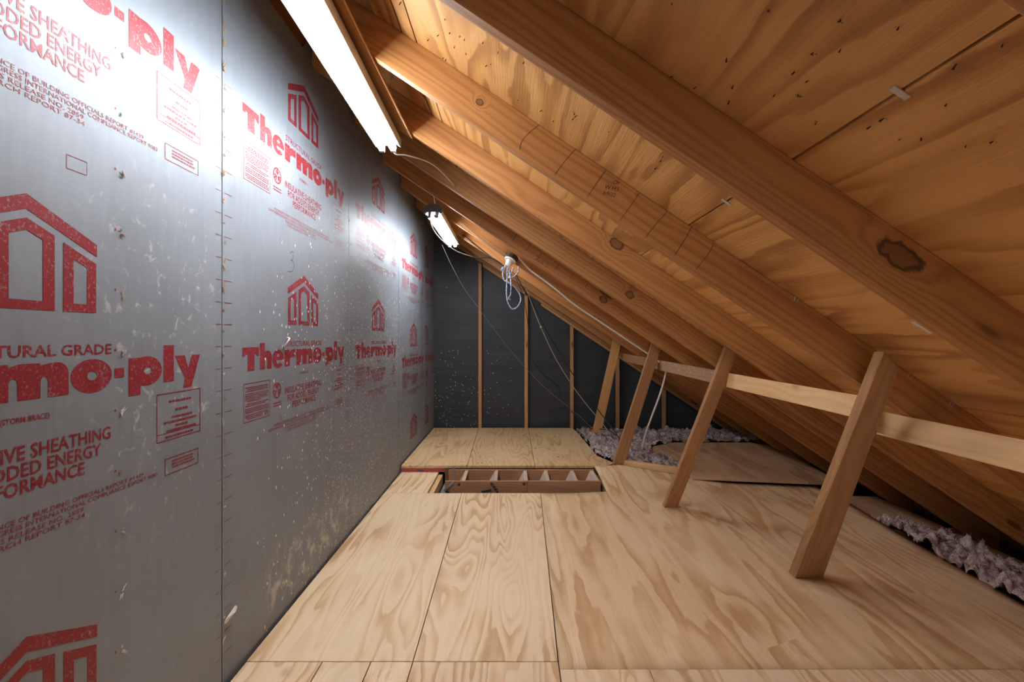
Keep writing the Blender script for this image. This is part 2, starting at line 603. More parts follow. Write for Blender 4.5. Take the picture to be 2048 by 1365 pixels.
def text(body, bold=0.0):
    """flat mesh of a line of lettering, unit-ish size; returns verts, faces, width, cap height"""
    key = (body, bold)
    if key in _tc: return _tc[key]
    cu = bpy.data.curves.new('lettering', 'FONT')
    cu.body = body
    cu.resolution_u = 2
    cu.offset = bold
    ob = bpy.data.objects.new('lettering', cu)
    me = bpy.data.meshes.new_from_object(ob)
    v = [(p.co.x, p.co.y) for p in me.vertices]
    f = [tuple(p.vertices) for p in me.polygons]
    bpy.data.objects.remove(ob)
    bpy.data.curves.remove(cu)
    bpy.data.meshes.remove(me)
    _tc[key] = (v, f)
    return v, f


def put_text(fl, body, x0, x1, ybase, cap, bold=0.0):
    """fit a line of lettering between x0 and x1 with a given capital height"""
    v, f = text(body, bold)
    if not v: return
    a, b = min(p[0] for p in v), max(p[0] for p in v)
    k = len(fl.v)
    sy = cap / 0.70
    fl.v += [(x0 + (p[0] - a) / (b - a) * (x1 - x0), ybase + p[1] * sy) for p in v]
    fl.f += [tuple(i + k for i in q) for q in f]


# heavy wordmark, letters drawn as outlines: (left edge, right edge) positions along the sheet
def wordmark():
    fl = Flat()
    B, X, C, A, D = -0.129, -0.055, -0.039, -0.023, -0.154   # baseline, x height, cap, ascender, descender
    H = X - B
    # T
    fl.add([[(0.118, C), (0.228, C), (0.228, C - 0.034), (0.212, C - 0.034), (0.206, C - 0.026), (0.197, C - 0.026), (0.197, B), (0.151, B), (0.151, C - 0.026), (0.140, C - 0.026), (0.134, C - 0.034), (0.118, C - 0.034)]])

    def arch(x0, x1, stem, top=X, left_top=X):
        c = (x0 + x1) / 2
        o = [(x0, B), (x0, left_top), (x0 + stem * 0.98, left_top), (x0 + stem * 0.98, top - 0.006)]
        o += [(x0 + stem * 1.3, top - 0.002)] + ell(x1 - 0.026, top - 0.024, 0.026, 0.024, 95, 0, 6)
        o += [(x1, B), (x1 - stem, B)] + ell(c, B + H * 0.45, (x1 - x0 - 2 * stem) / 2, 0.012, 0, 180, 6) + [(x0 + stem, B)]
        return o
    fl.add([arch(0.236, 0.324, 0.036, X, A)])                           # h
    o = [p for p in ell(0.377, B + H / 2, 0.048, H / 2 + 0.003, 0, 318, 26)]
    o += [(0.391, B + 0.022), (0.377, B + 0.015), (0.366, B + 0.02), (0.362, B + H * 0.42), (0.425, B + H * 0.42)]
    fl.add([o, ell(0.377, B + H * 0.70, 0.012, 0.007, 0, 360, 10)])
    fl.add([[(0.433, B), (0.433, X), (0.477, X), (0.477, X - 0.010), (0.492, X - 0.002), (0.531, X + 0.002), (0.531, X - 0.034), (0.500, X - 0.034), (0.480, X - 0.042), (0.480, B)]])  # r
    fl.add([arch(0.541, 0.648, 0.045)])                                 # m, first half
    fl.add([arch(0.603, 0.709, 0.045)])                             # m, second half
    fl.add([ell(0.767, B + H / 2, 0.053, H / 2 + 0.003), ell(0.767, B + H / 2, 0.013, 0.011, 0, 360, 12)])  # o
    fl.rect(0.828, B + H * 0.36, 0.856, B + H * 0.68)                   # hyphen
    fl.add([ell(0.928, B + H / 2, 0.054, H / 2 + 0.003, 0, 360, 24), ell(0.932, B + H / 2, 0.013, 0.010, 0, 360, 12)])  # p
    fl.rect(0.870, D, 0.908, X)
    fl.rect(0.988, B, 1.028, A)                                         # l
    fl.add([[(1.032, X), (1.073, X), (1.088, B + 0.034), (1.102, X), (1.140, X), (1.102, D), (1.066, D), (1.074, B + 0.004)]])  # y
    return fl


def house_emblem():
    fl = Flat()
    c = 0.62
    fl.add([[(c - 0.159, 0.222), (c, 0.297), (c + 0.159, 0.222), (c + 0.159, 0.193), (c, 0.265), (c - 0.159, 0.193)]])
    fl.add([[(c - 0.058, 0.058), (c + 0.058, 0.058), (c + 0.058, 0.222), (c, 0.247), (c - 0.058, 0.222)],
            [(c - 0.033, 0.077), (c + 0.033, 0.077), (c + 0.033, 0.207), (c, 0.222), (c - 0.033, 0.207)]])
    for s in (-1, 1):
        o = [(c + s * 0.077, 0.058), (c + s * 0.157, 0.058), (c + s * 0.157, 0.176), (c + s * 0.077, 0.212)]
        i = [(c + s * 0.101, 0.077), (c + s * 0.134, 0.077), (c + s * 0.134, 0.163), (c + s * 0.101, 0.178)]
        if s < 0: o, i = o[::-1], i[::-1]
        fl.add([o, i])
    return fl


def recycle_mark():
    fl = Flat()
    cx, cy = 0.368, -0.226
    fl.add([ell(cx, cy, 0.034, 0.034), ell(cx, cy, 0.028, 0.028)])
    for k in range(3):
        a = math.radians(90 + 120 * k)
        for da, r0, r1, w in ((0, 0.004, 0.028, 0.0045), (0.5, 0.012, 0.026, 0.003), (-0.5, 0.012, 0.026, 0.003)):
            d = (math.cos(a + da), math.sin(a + da))
            q = (-d[1] * w, d[0] * w)
            fl.add([[(cx + d[0] * r0 + q[0], cy + d[1] * r0 + q[1]), (cx + d[0] * r0 - q[0], cy + d[1] * r0 - q[1]),
                     (cx + d[0] * r1 - q[0], cy + d[1] * r1 - q[1]), (cx + d[0] * r1 + q[0], cy + d[1] * r1 + q[1])]])
    return fl


def caption_print():
    fl = Flat()
    put_text(fl, 'STRUCTURAL GRADE', 0.440, 0.819, -0.0405, 0.024, 0.012)
    put_text(fl, '(STORM BRACE)', 0.571, 0.667, -0.174, 0.012, 0.004)
    put_text(fl, 'INSULATIVE SHEATHING', 0.434, 0.816, -0.250, 0.029, 0.014)
    put_text(fl, 'FOR ADDED ENERGY', 0.460, 0.790, -0.285, 0.028, 0.014)
    put_text(fl, 'PERFORMANCE', 0.505, 0.747, -0.319, 0.028, 0.014)
    return fl


def report_print():
    fl = Flat()
    for s, a, b, z in (('INTERNATIONAL CONFERENCE OF BUILDING OFFICIALS REPORT #1439', 0.345, 0.917, -0.377),
                       ('SOUTHERN BUILDING CODE CONGRESS INTERNATIONAL COMPLIANCE REPORT 9083', 0.300, 0.965, -0.391),
                       ('FHA MATERIALS RELEASE NO. 2859', 0.44, 0.745, -0.406),
                       ('ICBO RESEARCH REPORT 87-34', 0.455, 0.748, -0.420)):
        put_text(fl, s, a, b, z, 0.0105, 0.0)
    return fl


def boxed_print():
    fl = Flat()
    rnd = random.Random(5)
    fl.frame(0.125, -0.322, 0.311, -0.175, 0.0022)
    z = -0.190
    while z > -0.312:                                       # close-set lines of small print, too fine to read
        x = 0.136 + (0.012 if rnd.random() < 0.3 else 0)
        end = 0.300 if rnd.random() < 0.8 else rnd.uniform(0.2, 0.29)
        while x < end - 0.006:
            w = rnd.uniform(0.006, 0.018)
            fl.rect(x, z - 0.0032, min(x + w, end), z)
            x += w + 0.0025
        z -= 0.0068 if rnd.random() < 0.85 else 0.011
    for z in (-0.276, -0.288):
        x = 0.336
        while x < 0.398:
            w = rnd.uniform(0.006, 0.014)
            fl.rect(x, z - 0.005, min(x + w, 0.404), z)
            x += w + 0.002
    fl.frame(0.963, -0.300, 1.142, -0.162, 0.0024)
    fl.rect(0.963, -0.279, 1.142, -0.277)
    for a, b, z in ((1.01, 1.10, -0.185), (1.035, 1.085, -0.211), (1.02, 1.105, -0.232), (0.99, 1.125, -0.245), (1.035, 1.085, -0.258), (1.0, 1.12, -0.270), (0.995, 1.11, -0.287)):
        x = a
        while x < b:
            w = rnd.uniform(0.005, 0.014)
            fl.rect(x, z - 0.006, min(x + w, b), z)
            x += w + 0.002
    fl.frame(0.993, -0.400, 1.133, -0.352, 0.0022)
    for z in (-0.362, -0.371, -0.380):
        x = 1.02
        while x < 1.105:
            w = rnd.uniform(0.005, 0.014)
            fl.rect(x, z - 0.0045, x + w, z)
            x += w + 0.002
    return fl


# ================================================================== THE SETTING
WX = -1.0
Y0, Y1 = -2.45, 5.83             # the attic runs on behind the camera
PW = 1.22
WALL_BOT = -0.05


def wdisp(y, z):
    """gentle buckling of the foil faced sheets"""
    return 0.0016 * noise.noise(Vector((y * 1.7, z * 1.1, 3.1))) + 0.0004 * noise.noise(Vector((y * 5.0, z * 2.2, 9.0)))


wall_left = box('wall_left', (WX - 0.06, Y0, -0.25), (WX - 0.012, Y1 + 0.1, zs(WX) + 0.02), M['framing'])
tag(wall_left, 'tall silver foil-faced sheathing wall with red printing on the left', None, None, 'structure')


def wall_panel(ya, yb, ztop):
    """ztop(y) gives the upper edge"""
    g = 0.0025
    ya, yb = ya + g, yb - g
    nu, nv = 16, 30
    vf, vb, faces = [], [], []
    for j in range(nv + 1):
        for i in range(nu + 1):
            y = ya + (yb - ya) * i / nu
            z = WALL_BOT + (ztop(y) - WALL_BOT) * j / nv
            vf.append((WX + wdisp(y, z), y, z))
            vb.append((WX - 0.006, y, z))
    N = len(vf)
    w = nu + 1
    for j in range(nv):
        for i in range(nu):
            a = j * w + i
            faces.append((a, a + 1, a + w + 1, a + w))
    for j in range(nv):
        for a, b in ((j * w, (j + 1) * w), (j * w + nu, (j + 1) * w + nu)):
            faces.append((a, b, b + N, a + N))
    for i in range(nu):
        for a, b in ((i, i + 1), (nv * w + i, nv * w + i + 1)):
            faces.append((a, b, b + N, a + N))
    return mk('foil_panel', vf + vb, faces, M['foil'], wall_left, smooth=False)


def ztop(y):
    return EYE + 1.388 if y < 2.24 else zs(WX) - 0.004


def wall_print(name, fl, ys, zsft, panel, clip=None, mat='print'):
    v = [(WX + wdisp(ys + s, EYE + zsft + z) + 0.0006, ys + s, EYE + zsft + z) for s, z in fl.v]
    o = mk(name, v, fl.f, M[mat], panel)
    me = o.data
    bm = bmesh.new()
    bm.from_mesh(me)
    if clip is not None:
        lo, hi = clip
        bmesh.ops.bisect_plane(bm, geom=list(bm.verts) + list(bm.edges) + list(bm.faces), plane_co=(0, lo, 0), plane_no=(0, 1, 0), clear_inner=True)
        bmesh.ops.bisect_plane(bm, geom=list(bm.verts) + list(bm.edges) + list(bm.faces), plane_co=(0, hi, 0), plane_no=(0, -1, 0), clear_inner=True)
    for f in bm.faces:
        f.normal_update()
        if f.normal.x < 0: f.normal_flip()
    bm.to_mesh(me)
    bm.free()
    return o


WMK, HSE, RCY, CAP, REP, BXP = wordmark(), house_emblem(), recycle_mark(), caption_print(), report_print(), boxed_print()
SEAM1 = F / (HX - 444.0)          # depth of the first vertical joint
panels = {}
for i in range(-4, 5):
    ya = SEAM1 + (i - 1) * PW
    yb = min(ya + PW, Y1)
    ya = max(ya, Y0)
    if yb - ya < 0.1: continue
    panels[i] = wall_panel(ya, yb, ztop)
# print rows: (sheet, start of sheet, shift along, shift up, repeats, clip)
for i, dy, dz, reps in ((0, -0.032, 0.0, (1, 0, -1)), (1, 0.0, 0.0, (1, 0)), (2, 0.0, -0.010, (1, 0)), (3, 0.0, -0.150, (1, 0, -1)), (4, -0.56, -0.150, (1, 0, -1))):
    ya = SEAM1 + (i - 1) * PW
    clip = (ya + 0.004, min(ya + PW, Y1) - 0.004)
    for k in reps:
        up = dz + 0.914 * k
        p = panels[i]
        wall_print('house_emblem', HSE, ya + dy, up, p, clip)
        if k < 0: continue
        wall_print('wordmark', WMK, ya + dy, up, p, clip)
        wall_print('caption_lettering', CAP, ya + dy, up, p, clip)
        wall_print('report_lettering', REP, ya + dy, up, p, clip)
        wall_print('boxed_small_print', BXP, ya + dy, up, p, clip)
        wall_print('recycling_mark', RCY, ya + dy, up, p, clip)
# nailing ticks beside the joints, nailing dots down the middle studs
for i in range(0, 4):
    ya = SEAM1 + (i - 1) * PW
    tk = Flat()
    z = -1.1
    while z < 0.95:
        tk.rect(0.012, z - 0.001, 0.055, z + 0.001)
        tk.rect(PW - 0.034, z - 0.001, PW - 0.006, z + 0.001)
        z += 0.0763
    z = -1.1
    while z < 0.95:
        for s in (0.405, 0.81):
            tk.add([ell(s - 0.012, z, 0.003, 0.003, 0, 360, 8)])
        z += 0.1525
    tk.frame(0.672, 0.380, 0.722, 0.412, 0.0012)
    wall_print('nailing_ticks', tk, ya, 0.0, panels[i], None)


def stroke(pts, w):
    """flat ribbon along a 2D polyline"""
    fl = Flat()
    P = [Vector((x, y, 0)) for x, y in pts]
    P = catmull(P, 6)
    for a, b in zip(P, P[1:]):
        d = (b - a)
        if d.length < 1e-6: continue
        d.normalize()
        q = Vector((-d.y, d.x, 0)) * w
        a2, b2 = a - d * w * 0.3, b + d * w * 0.3
        fl.add([[(a2 + q)[:2], (a2 - q)[:2], (b2 - q)[:2], (b2 + q)[:2]]])
    return fl


def wall_px(px, py):
    Y = F / (HX - px)
    return Y, (HY - py) * Y / F


three = stroke([wall_px(*p) for p in ((580, 507), (584, 503), (587, 507), (586, 517), (582, 521), (587, 524), (588, 534), (584, 543), (576, 543))], 0.0012)
wall_print('handwritten_numeral', three, 0.0, 0.0, panels[1], None, 'ink')

# torn fibres where nails came through along the joints
def splinter_mesh(seed):
    r = random.Random(seed)
    v, f = [], []
    for k in range(4):
        a = r.choice((1.57, -1.57)) + r.uniform(-0.7, 0.7)
        L = r.uniform(0.006, 0.016)
        c = Vector((0.001, r.uniform(-0.003, 0.003), r.uniform(-0.006, 0.006)))
        d = Vector((r.uniform(0.2, 0.7), math.cos(a) * 0.28, math.sin(a))).normalized() * L
        q = Vector((0.2, -math.sin(a), math.cos(a))) * r.uniform(0.0012, 0.003)
        b = len(v)
        v += [c - q, c + q, c + d, c + Vector((0.003, 0, 0))]
        f += [(b, b + 1, b + 2), (b, b + 3, b + 2), (b + 1, b + 3, b + 2), (b, b + 1, b + 3)]
    me = bpy.data.meshes.new('torn_fibre')
    me.from_pydata(v, [], f)
    return me


SPL = [splinter_mesh(s) for s in range(5)]
SPLW = []
for k, me in enumerate(SPL):
    me.materials.append(M['splinter'])
    w = me.copy()
    w.materials.clear()
    w.materials.append(M['fluff'])
    SPLW.append(w)


def tear(y, z, s, panel, white=False):
    me = random.choice(SPLW if white else SPL)
    o = bpy.data.objects.new('torn_fibre', me)
    s *= 1.45
    fr = Matrix.Translation((WX + wdisp(y, z), y, z)) @ Matrix.Rotation(random.uniform(-0.6, 0.6), 4, 'X') @ Matrix.Diagonal((s, s, s * random.uniform(0.8, 1.7), 1))
    link(o, None, fr, panel)


for z in [0.16 + 0.0763 * k for k in range(31)]:
    tear(SEAM1 + 0.006 + random.uniform(-0.004, 0.006), z + random.uniform(-0.01, 0.01), random.uniform(0.55, 1.15) if z > 1.3 else random.uniform(0.4, 0.75), panels[1], z < 1.2 and random.random() < 0.5)
for z in [0.25 + 0.1525 * k for k in range(15)]:
    tear(F / (HX - 243) + random.uniform(-0.006, 0.006), z, random.uniform(0.45, 0.9), panels[0], random.random() < 0.75)
for z in [0.4 + 0.1525 * k for k in range(13)]:
    tear(SEAM1 + PW + 0.004, z, random.uniform(0.4, 0.8), panels[2])
    if random.random() < 0.7: tear(SEAM1 + 0.41, z, random.uniform(0.3, 0.6), panels[1], True)
# two larger scraps stuck to the sheets
p = (SEAM1 + 0.012, EYE + (HY - 1246) * SEAM1 / F)
mk('torn_strip', [(WX + 0.002, p[0] - 0.004, p[1] - 0.010), (WX + 0.004, p[0] + 0.006, p[1] - 0.014), (WX + 0.016, p[0] + 0.050, p[1] + 0.018), (WX + 0.012, p[0] + 0.044, p[1] + 0.027), (WX + 0.003, p[0], p[1] + 0.002), (WX + 0.022, p[0] + 0.030, p[1] + 0.012)],
   [(0, 1, 5), (1, 2, 5), (2, 3, 5), (3, 4, 5), (4, 0, 5), (0, 1, 2, 3, 4)], M['fluff'], panels[1])
q = wall_px(566, 684)
cable('torn_strip', [(WX + 0.003, q[0], EYE + q[1] - 0.022), (WX + 0.02, q[0] - 0.004, EYE + q[1] - 0.004), (WX + 0.026, q[0] + 0.004, EYE + q[1] + 0.014), (WX + 0.012, q[0] + 0.014, EYE + q[1] + 0.018)], 0.004, M['fluff'], panels[1], 4, 6)

# ------------------------------------------------------------------ rear gable wall in black felt
wall_back = box('wall_back', (-1.06, Y1 + 0.012, -0.25), (3.2, Y1 + 0.05, 0.2), M['dark_gap'])
tag(wall_back, 'rear gable wall covered in black felt paper', None, None, 'structure')


def felt_sheet(za, zb_, off):
    """felt course from za to zb_, cut to the roof slope"""
    def xr(z): return min(3.1, (EYE + 0.82 - z) / SL)
    nx, nz = 40, 8
    v, f = [], []
    for j in range(nz + 1):
        z = za + (zb_ - za) * j / nz
        x1 = xr(z)
        for i in range(nx + 1):
            x = WX - 0.005 + (x1 - WX + 0.005) * i / nx
            v.append((x, Y1 - off - 0.004 * noise.noise(Vector((x * 1.5, z * 4, 2.0))), z))
    w = nx + 1
    for j in range(nz):
        for i in range(nx):
            a = j * w + i
            f.append((a, a + 1, a + w + 1, a + w))
    o = mk('felt_course', v, f, M['felt'], wall_back)
    s = o.modifiers.new('thickness', 'SOLIDIFY')
    s.thickness = 0.0008
    return o


L = [EYE + (HY - y) * 5.83 / F for y in (815, 678, 545)]
felt_sheet(-0.2, L[0] + 0.03, 0.004)
felt_sheet(L[0], L[1] + 0.03, 0.0052)
felt_sheet(L[1], L[2] + 0.03, 0.0064)
felt_sheet(L[2], zs(WX), 0.0076)

# gable studs
for px, zt, lab in ((960, None, 'pale gable stud nearest the foil wall'), (1052.5, None, 'second gable stud from the foil wall'), (1144, None, 'third gable stud from the foil wall, behind the slack cords'),
                    (1236, None, 'gable stud directly behind the farthest leaning brace'), (1329, None, 'shortest gable stud, far right behind the white cable')):
    x = (px - HX) * 5.74 / F
    o = prism_y('gable_stud', [(x - 0.021, -0.05), (x + 0.021, -0.05), (x + 0.021, zb(x + 0.021) - 0.012), (x - 0.021, zb(x - 0.021) - 0.012)], 5.745, 5.79, M['stud'], None, axis_frame((x, 5.765, 0), (0, 0, 1), (0, 1, 0)), 0.0015)
    tag(o, lab, 'stud', 'gable wall studs')

# ------------------------------------------------------------------ roof
RANG = math.atan(SL)
RDIR = Vector((math.cos(RANG), 0, -math.sin(RANG)))
ceiling = prism_y('ceiling', [(-1.35, zs(-1.35) + 0.02), (3.45, zs(3.45) + 0.02), (3.45, zs(3.45) + 0.05), (-1.35, zs(-1.35) + 0.05)], Y0, Y1 + 0.1, M['dark_gap'])
tag(ceiling, 'sloping underside of the roof, orange plywood sheathing between rafters', None, None, 'structure')
T = 0.0165                        # sheathing thickness measured vertically
strips = [(-1.34, -0.3975, (Y0, 0.44, 2.86, Y1)), (-0.3925, -0.3455, (Y0, Y1)), (-0.3405, 0.634, (Y0, 1.05, 3.47, Y1)), (0.6395, 1.606, (Y0, 0.44, 2.86, 5.28, Y1)), (1.611, 2.58, (Y0, 1.05, 3.47, Y1)), (2.585, 3.44, (Y0, 2.26, Y1))]
for xa, xb, ys in strips:
    for ya, yb in zip(ys, ys[1:]):
        fr = Matrix.Translation(((xa + xb) / 2, (ya + yb) / 2, zs((xa + xb) / 2))) @ Matrix.Rotation(RANG, 4, 'Y')
        prism_y('sheathing_panel', [(xa, zs(xa)), (xb, zs(xb)), (xb, zs(xb) + T), (xa, zs(xa) + T)], ya + 0.0015, yb - 0.0015, M['roof_ply'], ceiling, fr)
# H clips over the panel joint
for y in (0.747, 1.352):
    c = Vector((0.637, y, zs(0.637) - 0.0015))
    fr = Matrix.Translation(c) @ Matrix.Rotation(RANG, 4, 'Y')
    o = mk('panel_clip', [fr @ Vector(p) for p in ((-0.016, -0.006, -0.001), (0.016, -0.006, -0.001), (0.016, 0.006, -0.001), (-0.016, 0.006, -0.001), (-0.016, -0.006, 0.001), (0.016, -0.006, 0.001), (0.016, 0.006, 0.001), (-0.016, 0.006, 0.001))], BOXF, M['clip'], ceiling, fr)
# nail points and splinters that came through the sheathing
nail_px = [(757, 22), (800, 6), (802, 3), (890, 37), (900, 64), (877, 69), (920, 71), (929, 77), (909, 92), (932, 106), (966, 83), (996, 103), (982, 127), (973, 130), (1048, 123), (1036, 199), (1083, 220), (1149, 225), (1152, 231), (1147, 236), (1107, 241), (857, 78), (887, 115), (892, 118),
           (1218, 262), (1326, 312), (1322, 320), (1312, 335), (1344, 4), (1538, 18), (1588, 142), (1549, 188), (1601, 190), (1453, 116), (1466, 171), (1458, 201), (1345, 151), (1391, 173),
           (1681, 37), (1797, 52), (1681, 97), (1626, 104), (1588, 144), (1616, 160), (1596, 188), (1911, 128), (2005, 87), (1766, 236), (1740, 252), (1800, 276), (1842, 275), (1932, 289), (1985, 281), (1893, 206), (1632, 244)]
nm = bpy.data.meshes.new('nail_point')
bmn = bmesh.new()
bmesh.ops.create_cone(bmn, segments=6, radius1=0.0022, radius2=0.0002, depth=0.012, cap_ends=True)
for q in range(3):
    a = 2.1 * q
    c = Vector((math.cos(a) * 0.004, math.sin(a) * 0.003, 0.004))
    vs = [bmn.verts.new(c + Vector((-0.002, 0, 0.002))), bmn.verts.new(c + Vector((0.002, 0, 0.002))), bmn.verts.new(c + Vector((0.003, 0.004, -0.004)))]
    bmn.faces.new(vs)
bmn.to_mesh(nm)
bmn.free()
nm.materials.append(M['nail'])
for px, py in nail_px:
    p = on_sheathing(px, py)
    s = random.uniform(0.5, 0.95)
    fr = Matrix.Translation(p + Vector((0, 0, -0.002))) @ Matrix.Rotation(RANG + random.uniform(-0.5, 0.5), 4, 'Y') @ Matrix.Rotation(random.uniform(-0.5, 0.5), 4, 'X') @ Matrix.Rotation(random.uniform(0, 6), 4, 'Z') @ Matrix.Diagonal((s, s, s * 1.1, 1))
    link(bpy.data.objects.new('nail_point', nm), None, fr, ceiling)
# torn paper sticker on the sheathing
p = on_sheathing(1843, 655)
fr = Matrix.Translation(p) @ Matrix.Rotation(RANG, 4, 'Y')
mk('paper_sticker', [fr @ Vector(q) for q in ((-0.035, -0.008, -0.0012), (0.028, -0.010, -0.0012), (0.034, 0.004, -0.0012), (0.005, 0.002, -0.0012), (-0.01, 0.010, -0.0012), (-0.032, 0.008, -0.0012))], [(0, 1, 2, 3, 4, 5)], M['paper'], ceiling, fr)

RY = [0.425 + 0.605 * i for i in range(9)]
RLAB = ['pale-edged rafter cut off by the top right corner of the picture',
        'broad dark brown rafter overhead with a large oval knot on its face',
        'rafter with black handwriting and pencil lines, holding the nearest brace',
        'rafter just behind the one with black handwriting, with a big round knot',
        'rafter holding the second leaning brace, its upper end beside the first shop light',
        'dark rafter whose upper end meets the foil wall just past the first shop light',
        'rafter that carries the porcelain lamp holder',
        'rafter just behind the one with the porcelain lamp holder',
        'rafter holding the farthest leaning brace']
rafters = []
RX0, RX1 = -0.985, 3.05
rfr_rot = axis_frame((0, 0, 0), RDIR, (0, 0, 1))
for i, y in enumerate(RY):
    fr = rfr_rot.copy()
    fr.translation = Vector((1.0, y + 0.019, (zb(1.0) + zs(1.0)) / 2))
    o = prism_y('rafter', [(RX0, zb(RX0)), (RX1, zb(RX1)), (RX1, zs(RX1) - 0.001), (RX0, zs(RX0) - 0.001)], y, y + 0.038, M['rafter'], None, fr, 0.0015)
    tag(o, RLAB[i], 'rafter', 'roof rafters')
    rafters.append(o)
def own_knot(o, p, rx, rz):
    q = WM[o.name].inverted() @ p
    o['knot'] = (q.x, q.y, q.z)
    o['knot_size'] = (1 / rx, 8.0, 1 / rz)


own_knot(rafters[1], at(1800, 512, RY[1]), 0.058, 0.026)
own_knot(rafters[2], at(960, 205, RY[2]), 0.014, 0.012)
own_knot(rafters[3], at(1233, 488, RY[3]), 0.036, 0.026)
own_knot(rafters[4], at(1260, 590, RY[4]), 0.03, 0.022)
own_knot(rafters[5], at(1207, 600, RY[5]), 0.035, 0.024)
fr = rfr_rot.copy()
fr.translation = Vector((1.0, 5.7, (zb(1.0) + zs(1.0)) / 2))
o = prism_y('gable_rafter', [(RX0, zb(RX0)), (RX1, zb(RX1)), (RX1, zs(RX1) - 0.001), (RX0, zs(RX0) - 0.001)], 5.70, 5.74, M['rafter'], None, fr, 0.0015)
tag(o, 'end rafter lying along the top of the black felt wall', 'rafter', 'roof rafters')
# flat nailing strips under the end rafter
xs = [(px - HX) * 5.72 / F for px in (966, 1050, 1082, 1290, 1500)]
for a, b, lab in ((xs[0], xs[1], 'short nailing strip under the end rafter beside the first gable stud'), (xs[2], xs[3] + 1.0, 'long nailing strip under the lower end rafter on the black wall')):
    fr = rfr_rot.copy()
    fr.translation = Vector(((a + b) / 2, 5.72, zb((a + b) / 2)))
    o = prism_y('nailing_strip', [(a, zb(a) - 0.034), (b, zb(b) - 0.034), (b, zb(b) - 0.002), (a, zb(a) - 0.002)], 5.69, 5.742, M['stud'], None, fr, 0.001)
    tag(o, lab, 'wood strip')

# marks on the rafter with handwriting: a local sheet of (px, py) on its near face
def face_mark(name, raf, y, polys, mat):
    v, f = [], []
    for fl in polys:
        k = len(v)
        v += [at(px, py, y - 0.0006) for px, py in fl.v]
        f += [tuple(i + k for i in q) for q in fl.f]
    return mk(name, v, f, M[mat], raf)


def rafter_text(body, cx, cy, w, h, ang, bold=0.0, shear=0.2):
    v, f = text(body, bold)
    a, b = min(p[0] for p in v), max(p[0] for p in v)
    c, d = min(p[1] for p in v), max(p[1] for p in v)
    fl = Flat()
    ca, sa = math.cos(ang), math.sin(ang)
    for x, y in v:
        u = ((x - a) / (b - a) - 0.5) * w
        t = ((y - c) / (d - c) - 0.5) * h
        u += t * shear
        fl.v.append((cx + u * ca + t * sa, cy + u * sa - t * ca))
    fl.f = list(f)
    return fl


yB = RY[2]
face_mark('handwriting', rafters[2], yB, [rafter_text('Or', 1233, 365, 14, 8, 0.15, 0.0), rafter_text('W.H.I', 1223, 376, 27, 9, 0.2, 0.0), rafter_text('6/9/22', 1219, 388, 25, 8, 0.25, 0.0)], 'ink')
lines = [((1040, 300), (1043, 284), (1058, 266), (1078, 250)), ((1109, 350), (1130, 322), (1151, 298)), ((1174, 395), (1192, 392), (1213, 339)), ((1240, 440), (1262, 440), (1278, 385)),
         ((1294, 472), (1312, 462), (1335, 422)), ((1352, 512), (1368, 500), (1385, 452)), ((1395, 535), (1415, 508), (1428, 485))]
lines[2] = ((1240, 441), (1262, 411), (1279, 385))
lines[3] = ((1292, 474), (1312, 448), (1335, 423))
lines[4] = ((1349, 511), (1368, 482), (1384, 453))
lines[5] = ((1392, 539), (1416, 509), (1428, 487))
lines[6] = ((1174, 395), (1192, 368), (1211, 341))
for l in lines: face_mark('pencil_line', rafters[2], yB, [stroke(l, 0.7)], 'pencil')
yD = RY[4]

yE = RY[5]
for l in (((1025, 482), (1033, 468)), ((1052, 502), (1064, 485)), ((1075, 520), (1084, 505)), ((1110, 540), (1120, 527)), ((1140, 557), (1150, 545)), ((1170, 575), (1180, 563))):
    face_mark('pencil_line', rafters[5], yE, [stroke(l, 0.6)], 'pencil')
face_mark('grade_stamp', rafters[5], yE, [rafter_text('2x6 S', 1084, 524, 30, 8, 0.62, 0.0, 0)], 'pencil')

# bent staples hanging at the rafter tops
st = bpy.data.meshes.new('staple')
v, f = tube_mesh([Vector(q) for q in ((-0.006, 0, 0), (-0.006, 0, -0.016), (0.006, 0.001, -0.017), (0.006, 0, -0.002))], 0.0007, 5)
st.from_pydata([tuple(q) for q in v], [], f)
st.materials.append(M['clip'])
for px, py, i in ((1474, 517, 2), (1541, 561, 2), (1588, 594, 2), (1594, 597, 2), (1823, 751, 2), (1905, 808, 2), (1911, 812, 2), (1640, 742, 3), (1650, 748, 3), (1268, 381, 2), (1760, 800, 3), (1960, 950, 4), (1972, 957, 4)):
    p = at(px, py, RY[i] - 0.003)
    link(bpy.data.objects.new('staple', st), None, Matrix.Translation(p + Vector((0, 0, 0.006))) @ Matrix.Rotation(random.uniform(0.2, 0.9), 4, 'Y') @ Matrix.Rotation(random.uniform(-1, 1), 4, 'Z'), rafters[i])

# plank nailed under the rafters above the lamps
fr = Matrix.Translation((-0.56, 0.9, zb(-0.56)))@ Matrix.Rotation(math.pi / 2, 4, 'Z')
o = prism_y('plank', [(-0.63, zb(-0.63) - 0.013), (-0.50, zb(-0.5) - 0.013), (-0.50, zb(-0.5) - 0.001), (-0.63, zb(-0.63) - 0.001)], -0.2, 2.292, M['rafter'], None, fr, 0.001)
tag(o, 'brown plank nailed under the rafters above the nearer shop light', 'plank')

# ------------------------------------------------------------------ floor
floor = box('floor', (-1.0, Y0, -0.24), (3.35, Y1, -0.20), M['dark_gap'])
tag(floor, 'attic floor decked with pale plywood sheets', None, None, 'structure')
TH = 0.0175


def sheet(name, pts, z, mat, th=TH):
    return prism_z(name, pts, z - th, z, M[mat], floor, None, 0.0008)


